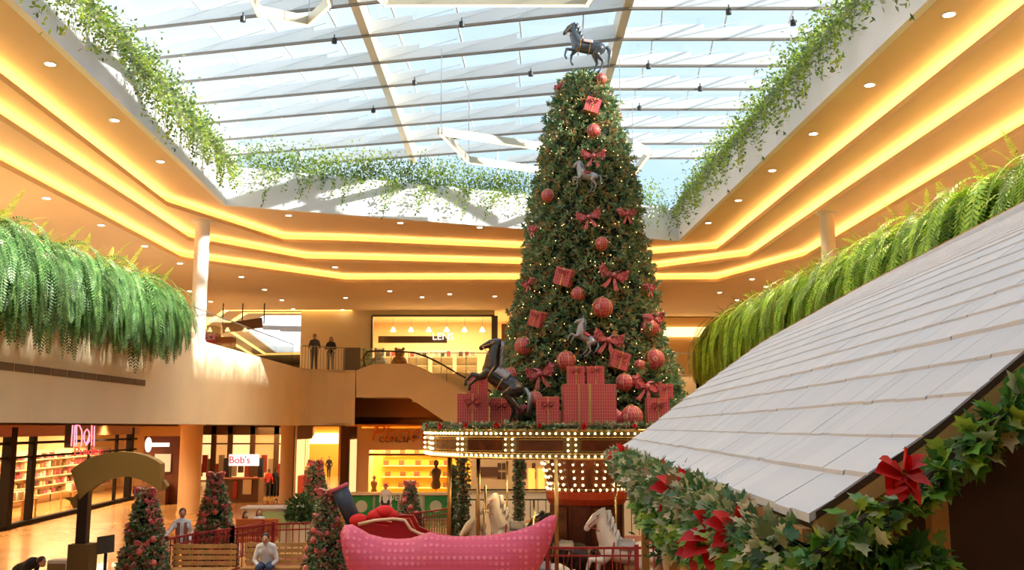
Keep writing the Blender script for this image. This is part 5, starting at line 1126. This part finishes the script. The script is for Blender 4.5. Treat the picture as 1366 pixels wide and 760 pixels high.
for row in (0, 1):
    y = 14.0+row*.45
    while y < 41.3:
        o = kr[i] if i < 3 else copy_tree(kr[i % 3]); z = 8.35 if row == 0 else 7.9
        o.location = (8.85-.14*row+random.uniform(-.05, .05), y, z); o.rotation_euler = (0, 0, PI/2+random.uniform(-.3, .3)); sc = random.uniform(.82, 1.05)*(.92 if row else 1); o.scale = (sc, sc, sc*random.uniform(.9, 1.05)); i += 1; y += .86
# parapet plants: leafy clumps with trailing strands
def trailing(seed, nb, ns, mt, label, grp, tall=.5):
    r = np.random.default_rng(seed); Ps = []; Ds = []
    B = r.normal(size=(nb, 3))*np.array([.38, .16, .20*tall/.5])+np.array([0, -.05, .18*tall/.5]); Ps.append(B); Ds.append(r.normal(size=(nb, 3))+np.array([0, .3, .3]))
    for k in range(ns):
        p = np.array([r.uniform(-.55, .55), .16, .05]); d = np.array([r.normal()*.15, .25, .1]); L = r.uniform(.25, 1.15); n = int(L/.035)
        for i in range(n):
            d = d*.86+np.array([r.normal()*.05, r.normal()*.02+.004, -.14]); d /= np.linalg.norm(d); p = p+d*.035; p[1] = max(p[1], .15)
            q = p+r.normal(size=3)*.03; Ps.append(q[None]); Ds.append(r.normal(size=(1, 3)))
    P = np.concatenate(Ps); D = np.concatenate(Ds); V, Q = leaf_quads(P, D, r.uniform(.06, .12, len(P)), r.uniform(.03, .055, len(P)))
    o = np_obj('trailing_vine', V, Q, mt); return tag(o, label, 'plant', grp)
tg = leafmat('trail_green', [(.10, .20, .04), (.24, .36, .07), (.36, .48, .08), (.06, .14, .04), (.48, .50, .18)], .5, .45); tl = leafmat('trail_lime', [(.20, .34, .03), (.40, .52, .05), (.52, .58, .08)], .5, .5); tp = leafmat('trail_pale', [(.30, .36, .20), (.14, .22, .10), (.55, .52, .36), (.10, .15, .10)], .5, .4)
def row(kits, A, B, step, outd, zz, gap=0.):
    A, B = Vector(A), Vector(B); L = (B-A).length; n = int(L/step); d = (B-A)/L; ang = math.atan2(outd[1], outd[0])-PI/2
    for k in range(n):
        if random.random() < gap: continue
        s = kits[row.i % len(kits)]; o = s if not s.get('_u') else copy_tree(s); s['_u'] = 1; row.i += 1
        p = A+d*(step*(k+.5)+random.uniform(-.2, .2)); o.location = (p.x, p.y, zz+random.uniform(-.05, .08)); o.rotation_euler = (0, 0, ang+random.uniform(-.15, .15)); sc = random.uniform(.75, 1.35); o.scale = (1.3, 1.45, sc*1.3)
row.i = 0
GL, GF, GR = 'trailing plants on the left parapet', 'plants on the far parapet', 'trailing plants on the right parapet'
k1 = [trailing(s, 330, 9, m_, 'loose trailing green plant spilling over the sunlit white parapet toward the left gallery', GL) for s, m_ in ((21, tg), (22, tl), (23, tg), (24, tp))]
k2 = [trailing(s, 380, 5, m_, 'bushy green plant on the far white parapet behind the tree and pendant', GF, .62) for s, m_ in ((31, tg), (32, tl), (33, tg))]
k3 = [trailing(s, 330, 6, m_, 'leafy plant spilling over the shaded white parapet above the right hand coves', GR, .6) for s, m_ in ((41, tg), (42, tp), (43, tg), (44, tl))]
row(k1, (-8.85, 10), (-9.75, 31.6), .42, (1, 0), ZB+.05); row(k2, (-9.5, 32.3), (.8, 36.35), .46, (.37, -.93), ZB); row(k2, (1, 36.4), (6.4, 38.5), .6, (.37, -.93), ZB, .2); row(k3, (6.95, 38), (7.7, 12), .46, (-1, 0), ZB)
for lst in (k1, k2, k3):
    for o in lst:
        if '_u' in o: del o['_u']
for o in bpy.data.objects:
    if '_u' in o: del o['_u']
# ================================================================ SMALL TREES
stg = leafmat('small_tree_green', [(.04, .12, .04), (.09, .22, .08), (.20, .32, .16), (.65, .60, .42), (.06, .15, .06)], .45, .15)
stp = leafmat('small_tree_pink', [(.55, .08, .09), (.75, .24, .22), (.62, .28, .18), (.40, .04, .05), (.85, .52, .38)], .5, .2)
def small_tree_kit():
    t = thing('small_christmas_tree', '', 'tree', (0, 0, 0)); n = 1500
    z = RNG.uniform(.15, 2.35, n*2); r = .62*(1-z/2.75)**.85; kp = RNG.uniform(0, .62, n*2) < r; z = z[kp][:n]; r = r[kp][:n]; r = r-RNG.uniform(0, .10, len(r)); a = RNG.uniform(0, 2*PI, len(z))
    P = np.stack([r*np.cos(a), r*np.sin(a), z], 1); O = np.stack([np.cos(a), np.sin(a), .1+0*a], 1)
    V, Q = clusters(P, O, 5, .11, .045); np_obj('foliage', V, Q, stg, t)
    V, Q = clusters(P[::5], O[::5], 5, .10, .07, .6); tag(np_obj('pink_picks', V, Q, stp, t), kind='stuff')
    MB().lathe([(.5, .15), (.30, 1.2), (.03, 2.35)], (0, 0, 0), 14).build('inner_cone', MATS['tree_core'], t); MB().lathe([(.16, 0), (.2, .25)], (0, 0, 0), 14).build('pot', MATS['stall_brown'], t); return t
stk = small_tree_kit(); bowk = kit_bow(.34, tpink, 'tree_bow'); balk = kit_bauble(.085, 'small_bauble'); first = True
for q, (px, Y, z0, s, lb, sh) in enumerate(((195, 23.0, 0, 1.22, 'small bow-covered tree beside the arched gold sign', 'the tree beside the arched gold sign'), (287, 30.0, 0, 1.24, 'small bow-covered tree behind the woman with the waistcoat', 'the tree behind the woman'), (420, 40.0, 0, 1.25, 'slim bow-covered tree beside the far corridor walkers', 'the slim tree by the corridor'),
      (436, 22.6, .6, .97, 'small bow-covered tree at the left end of the pink crescent', 'the tree at the end of the pink crescent'), (547, 31.0, .6, .86, 'small bow-topped tree in front of the green counter panels', 'the tree before the green counter'))):
    x = atY(px, 680, Y).x; t = stk if q == 0 else copy_tree(stk); t.location = (x, Y, z0); t.scale = (s,)*3; t.rotation_euler = (0, 0, q*1.3); tag(t, lb, 'tree')
    items = [(0, 2.3, 1.25)]+[(random.uniform(-1.2, 1.2), .45+1.7*k/9, random.uniform(.55, .85)) for k in range(10)]
    for k, (a, z, bs) in enumerate(items):
        a -= PI/2; r = .62*(1-z/2.75)**.85*s if k else .08; b = bowk if first else copy_tree(bowk); first = False
        b.location = (x+r*math.cos(a), Y+r*math.sin(a), z0+z*s); b.rotation_euler = (0, 0, a+PI/2); b.scale = (bs*s*.85,)*3
        tag(b, ('large tartan bow topping ' if k == 0 else 'pink tartan bow hanging on ')+sh, 'bow', ('' if k == 0 else 'bows on ')+sh if k else None)
    for k in range(7):
        z = .4+1.5*k/7; a = random.uniform(-1.3, 1.3)-PI/2; r = .63*(1-z/2.75)**.85*s; b = balk if (q == 0 and k == 0) else copy_tree(balk); b.location = (x+r*math.cos(a), Y+r*math.sin(a), z0+z*s); tag(b, 'small tartan bauble hanging on '+sh, 'ornament', 'baubles on '+sh)
p = atY(401, 682, 37.2); t = thing('potted_shrub', 'round dark green leafy shrub beside the white topped desk', 'plant', (p.x, 37.2, 0)); n = 900
D = unit(RNG.normal(size=(n, 3))); V, T = scatter(pointed(), np.array([p.x, 37.2, p.z+.05])+D*RNG.uniform(.25, .55, (n, 1)), D+RNG.normal(size=(n, 3))*.5, .17); np_obj('foliage', V, T, MATS['pot_green'], t); MB().lathe([(.3, 0), (.38, p.z-.35)], (p.x, 37.2, 0), 16).build('pot', MATS['desk_white'], t)
# ================================================================ PEOPLE
def person(label, loc, rz_, top, bottom, hair, pose='stand', h=1.72, long_hair=False, extra=None, lean=0., vox=.016, arms=None, sleeves=True, shoes=None):
    t = thing('person', label, 'person', (0, 0, 0)); k = h/1.72
    V3 = lambda x, y, z: Vector((x*k, y*k, z*k))
    sit = pose == 'sit'; pz = .52 if sit else .95
    # facing -Y
    bend = lean; hipc = Vector((0, 0, pz))
    def T(x, y, z): # upper body point given relative to hips, bent forward
        c, s_ = math.cos(bend), math.sin(bend); return V3(x, y*c-z*s_, pz+y*s_+z*c)
    tor = [(T(0, 0, 0), .135*k), (T(0, 0, .18), .115*k), (T(0, .01, .38), .125*k), (T(0, .01, .46), .09*k)]
    sh = [(T(-.155, .01, .43), .058*k), (T(0, .01, .46), .085*k), (T(.155, .01, .43), .058*k)]
    chest = [(T(-.08, -.005, .33), .10*k), (T(.08, -.005, .33), .10*k)]; hips = [(T(-.08, 0, -.02), .105*k), (T(.08, 0, -.02), .105*k)]
    nod = .0 if pose != 'sitdown' else .0
    hd = T(0, -.02-.06*(lean > .1), .66); neck = [(T(0, .01, .46), .055*k), (T(0, -.005, .56), .052*k)]
    if arms is None: arms = [((-.25, .03, .17), (-.24, -.08, -.05)), ((.25, .03, .17), (.24, -.08, -.05))]
    ch = [tor, sh, chest, hips, neck]; sl = []
    hands = []
    for (e, w), sx in zip(arms, (-1, 1)):
        S_, E_, W_ = T(sx*.165, .01, .42), T(*e), T(*w); ch.append([(S_, .052*k), (E_, .040*k), (W_, .027*k)]); sl.append([(S_, .063*k), (E_, .052*k), (E_.lerp(W_, .85), .042*k)])
        d = (W_-E_).normalized(); u = d.cross(Vector((0, 0, 1))); u = u.normalized() if u.length > .1 else Vector((1, 0, 0)); cu = u.cross(d)*(-.35)
        pm = W_+d*.05*k; ch.append([(W_, .026*k), (pm, .034*k)])
        for f, (o_, L) in enumerate(((-.027, .062), (-.009, .072), (.009, .068), (.026, .052))):
            b0 = pm+u*o_*k+d*.02*k; ch.append([(b0, .0105*k), (b0+d*L*.5*k+cu*.01, .0095*k), (b0+d*L*.85*k+cu*.05*k, .0085*k)])
        ch.append([(W_+d*.02*k, .014*k), (W_+d*.05*k+u*(-sx)*.045*k, .0105*k), (W_+d*.08*k+u*(-sx)*.05*k, .009*k)])
    lg = []
    for sx in (-1, 1):
        if sit: J = [V3(sx*.09, 0, pz), V3(sx*.12, -.42, pz-.02), V3(sx*.12, -.40, .10)]
        elif pose == 'walk': J = [V3(sx*.09, 0, .95), V3(sx*.09, -.16 if sx > 0 else .02, .52), V3(sx*.09, -.20 if sx > 0 else .26, .10)]
        else: J = [V3(sx*.09, 0, .95), V3(sx*.10, -.01, .52), V3(sx*.11, .02, .09)]
        lg.append(J); ch.append([(J[0], .088*k), (J[1], .056*k), (J[2], .036*k)])
        ch.append([(J[2]-V3(0, -.02, .045), .036*k), (J[2]+V3(0, -.15, -.055), .026*k)])
    ballz = [(hd, .098*k, (.80, .98, 1.18)), (hd+Vector((0, -.03*k, -.06*k)), .062*k, (.85, .95, .9)), (hd+Vector((0, -.102*k, -.012*k)), .016*k, (.8, 1, 1.3))]
    for sx in (-1, 1): ballz.append((hd+Vector((sx*.080*k, .01*k, -.01*k)), .022*k, (.5, .8, 1.2)))
    fuse('body', ch, ballz, vox*.75, skin_m, t, 2)
    g = .018*k
    cloth = [[(a, r+g) for a, r in tor], [(a, r+g*.8) for a, r in sh], [(a, r+g) for a, r in chest]]+(sl if sleeves else [[s[0], (s[0][0].lerp(s[1][0], .5), s[1][1])] for s in sl])
    fuse('shirt', cloth, [], vox, top, t, 2)
    tr_ = [[(a, r+g) for a, r in hips]]+[[(J[0], .105*k), (J[1], .072*k), (J[2]+V3(0, 0, -.02), .056*k)] for J in lg]+[[(T(0, 0, .03), .145*k), (T(0, 0, -.04), .14*k)]]
    fuse('trousers', tr_, [], vox, bottom, t, 2)
    for J in lg: MB().ball(J[2]+V3(0, -.06, -.06), .05*k, 12, 8, (.9, 2.4, .8)).build('shoe', shoes or black_m, t, True)
    hb_ = [(hd+Vector((0, .025*k, .035*k)), .108*k, (.86, .95, 1.0)), (hd+Vector((0, .05*k, -.02*k)), .085*k, (.9, .8, 1.1))]; hc_ = []
    if long_hair: hc_ = [[(hd+Vector((sx*.06*k, .04*k, .0)), .05*k), (hd+Vector((sx*.08*k, .04*k, -.16*k)), .055*k), (hd+Vector((sx*.07*k, .05*k, -.30*k)), .03*k)] for sx in (-1, 0, 1)]
    fuse('hair', hc_, hb_, vox, hair, t, 1)
    for sx in (-1, 1): MB().ball(hd+Vector((sx*.032*k, -.088*k, .012*k)), .010*k, 8, 6).build('eye', black_m, t, True)
    MB().ball(hd+Vector((0, -.094*k, -.052*k)), .02*k, 8, 5, (1.1, .4, .3)).build('mouth', mat('lips', (.40, .12, .10), .5), t, True)
    if extra: extra(t, T, k, hd)
    t.location = loc; t.rotation_euler = (0, 0, rz_); return t
cw = mat('cloth_white', (.72, .72, .74), .8); cb = mat('cloth_black', (.018, .018, .022), .8); cg = mat('cloth_grey', (.09, .09, .11), .8); cn = mat('cloth_denim', (.03, .05, .12), .8); cbr = mat('cloth_brown', (.30, .10, .05), .8); cpk = mat('cloth_pink', (.5, .12, .10), .8); hbr = mat('hair_brown', (.16, .07, .03), .6); hbl = mat('hair_blond', (.40, .22, .09), .6); cpt = mat('cloth_print', (.25, .25, .24), .8, var=.6, vscale=25)
def waistcoat(t, T, k, hd):
    m = MB()
    for sx in (-1, 1):
        vs = []
        for z, w, dp in ((.44, .09, .11), (.30, .12, .135), (.15, .12, .14), (0, .135, .155), (-.12, .15, .16)):
            for f in (.0, .5, 1.): a = f*1.15; vs.append(T(sx*(.055+w*.9*math.sin(a)), -dp*math.cos(a)-.022, z))
        m.add(vs, [(i*3+j, i*3+j+1, (i+1)*3+j+1, (i+1)*3+j) for i in range(4) for j in range(2)])
    o = m.build('waistcoat', cbr, t); s_ = o.modifiers.new('thick', 'SOLIDIFY'); s_.thickness = .015
p = atZ(242, 679, 2.28); person('standing woman in white blouse and brown waistcoat leaning a hand on the red railing', (p.x, p.y+.1, .6), .35, cw, cbr, hbr, arms=[((-.30, -.12, .22), (-.50, -.28, .06)), ((.24, .04, .17), (.20, -.14, -.02))], extra=waistcoat, h=1.68, vox=.014)
p = atY(357, 724, 23.5); person('man in a white shirt sitting on the bench looking down', (p.x, 23.45, .6), .1, cw, cn, hair_d, 'sit', 1.76, lean=.32, arms=[((-.25, -.10, .16), (-.08, -.32, .04)), ((.25, -.10, .16), (.08, -.32, .04))], vox=.014)
p = atY(28, 748, 24.0); person('person in black hoodie bending down at the bottom beside the pale grey box', (p.x, 24.0, 0), 1.25, cb, cb, hair_d, lean=1.15, arms=[((-.25, -.15, .18), (-.15, -.35, .10)), ((.25, -.15, .18), (.15, -.35, .10))], vox=.014)
p = atY(428, 490, 47.6); person('dark clothed person standing at the gallery railing, the left one of the couple', (-9.8, 48.3, 7.1), .15, cg, cg, hair_d, h=1.78, arms=[((-.26, -.05, .18), (-.22, -.26, .10)), ((.25, -.02, .18), (.24, -.22, .10))])
person('blond person in patterned trousers standing at the gallery railing', (-9.05, 48.65, 7.1), .1, cb, cpt, hbl, h=1.68, long_hair=True, arms=[((-.26, -.05, .18), (-.12, -.26, .14)), ((.25, -.02, .18), (.12, -.24, .14))])
p = atY(327, 690, 36); person('seated woman in black with long dark hair beside the brown chair back', (p.x, 36, .05), .9, cb, cb, hair_d, 'sit', 1.65, True)
p = atY(341, 686, 36.2); person('seated woman in a pale blue top with long brown hair', (p.x+.1, 36.3, .1), .4, mat('cloth_sky', (.5, .6, .72), .8), cn, hbr, 'sit', 1.66, True)
p = atY(368, 672, 42); person('dark haired person sitting behind the white topped desk', (p.x, 42, .1), 0, mat('cloth_blue', (.2, .3, .5), .8), cn, hair_d, 'sit', 1.6, vox=.02)
p = atZ(449, 634, 0); person('person in black walking in the far corridor', (p.x, 86, 0), .1, cb, cb, hair_d, 'walk', 1.8, vox=.025)
p = atZ(438, 634, 0); person('person in brown walking beside the one in black in the far corridor', (p.x, 86.4, 0), -.1, cbr, mat('cloth_tan', (.3, .18, .1), .8), hbr, 'walk', 1.7, vox=.025)
p = atY(514, 662, 45.5); person('person in white behind the plush red cushion near the green counter', (p.x, 45.6, 0), 0, cw, cn, hbr, 'stand', 1.72, vox=.02)
p = atY(384, 600, 62); person('person in dark clothes beside the cafe counter and thin beige column', (atY(371, 600, 63).x, 62.6, 0), 2.8, cb, cb, hair_d, 'stand', 1.75, vox=.025)
p = atY(357, 620, 62); person('person in a red top at the brown cafe counter', (p.x, 62.4, 0), 3.0, mat('cloth_red', (.5, .03, .03), .8), cb, hbr, 'stand', 1.7, vox=.025)
# ================================================================ LIGHT
W = bpy.data.worlds.new('sky'); SC.world = W; W.use_nodes = True; nt = W.node_tree; bg = nt.nodes['Background']
tc = nt.nodes.new('ShaderNodeTexCoord'); nz = nt.nodes.new('ShaderNodeTexNoise'); nz.inputs['Scale'].default_value = 2.2; nz.inputs['Detail'].default_value = 5
rp = nt.nodes.new('ShaderNodeValToRGB'); rp.color_ramp.elements[0].position = .42; rp.color_ramp.elements[1].position = .66; rp.color_ramp.elements[0].color = (.55, .76, 1.0, 1); rp.color_ramp.elements[1].color = (.86, .94, 1.0, 1)
nt.links.new(tc.outputs['Generated'], nz.inputs['Vector']); nt.links.new(nz.outputs['Fac'], rp.inputs[0]); nt.links.new(rp.outputs[0], bg.inputs[0]); bg.inputs['Strength'].default_value = .80
sl = bpy.data.lights.new('sun', 'SUN'); sl.energy = 7.5; sl.angle = math.radians(.8); sl.color = (1, .95, .86); so = bpy.data.objects.new('sun', sl); COL.objects.link(so); so.rotation_euler = Vector((-.90, .28, -.37)).to_track_quat('-Z', 'Y').to_euler()
for x, y in [(-14, 16), (-14, 26), (-15, 38), (-16, 50), (-4, 56), (8, 50), (14, 40), (14, 28), (13, 18), (-24, 30), (-24, 46), (-14, 70), (0, 72), (-24, 62), (20, 56)]: spot((x, y, Z3-.1), 1000, (1, .66, .34), 2.7, .3)
for x, y in [(-15, 22), (-18, 30), (-19, 38), (-14, 34), (-18, 46), (-13, 46), (-7, 56), (-13, 62), (-18, 60), (-22, 54), (-16, 70), (-10, 72), (2, 54), (10, 52), (-16, 80)]: spot((x, y, 4.4), 620, (1, .64, .30), 2.7, .3)
for px, py in D0: p = atZ(px, py, ZO-.06); spot(p, 700, (1, .84, .62), 2.3, .12)
for x, y in ((-9.5, 12), (-9.4, 6), (8.2, 12), (8.6, 6), (-9.3, 0), (8.8, 0)): spot((x, y, ZO-.06), 700, (1, .84, .62), 2.3, .12); downlight((x, y, ZO-.002), 'small round downlight in the soffit nearest the skylight opening', 'downlights of the innermost soffit')
# ================================================================ CAMERA
cd = bpy.data.cameras.new('camera'); cd.sensor_width = 36; cd.lens = 36*F/1366; cd.clip_start = .1; cd.clip_end = 400
co = bpy.data.objects.new('camera', cd); COL.objects.link(co); co.location = (0, 0, CAMH); co.rotation_euler = (PI/2+PITCH, 0, 0); SC.camera = co
SC.view_settings.view_transform = 'Standard'; SC.view_settings.look = 'None'; SC.view_settings.gamma = 1; SC.view_settings.use_curve_mapping = False; SC.view_settings.exposure = 0.65
SC.cycles.max_bounces = 8; SC.cycles.diffuse_bounces = 4; SC.cycles.transparent_max_bounces = 12; SC.cycles.sample_clamp_indirect = 6; SC.cycles.use_denoising = True; SC.cycles.caustics_reflective = False; SC.cycles.caustics_refractive = False
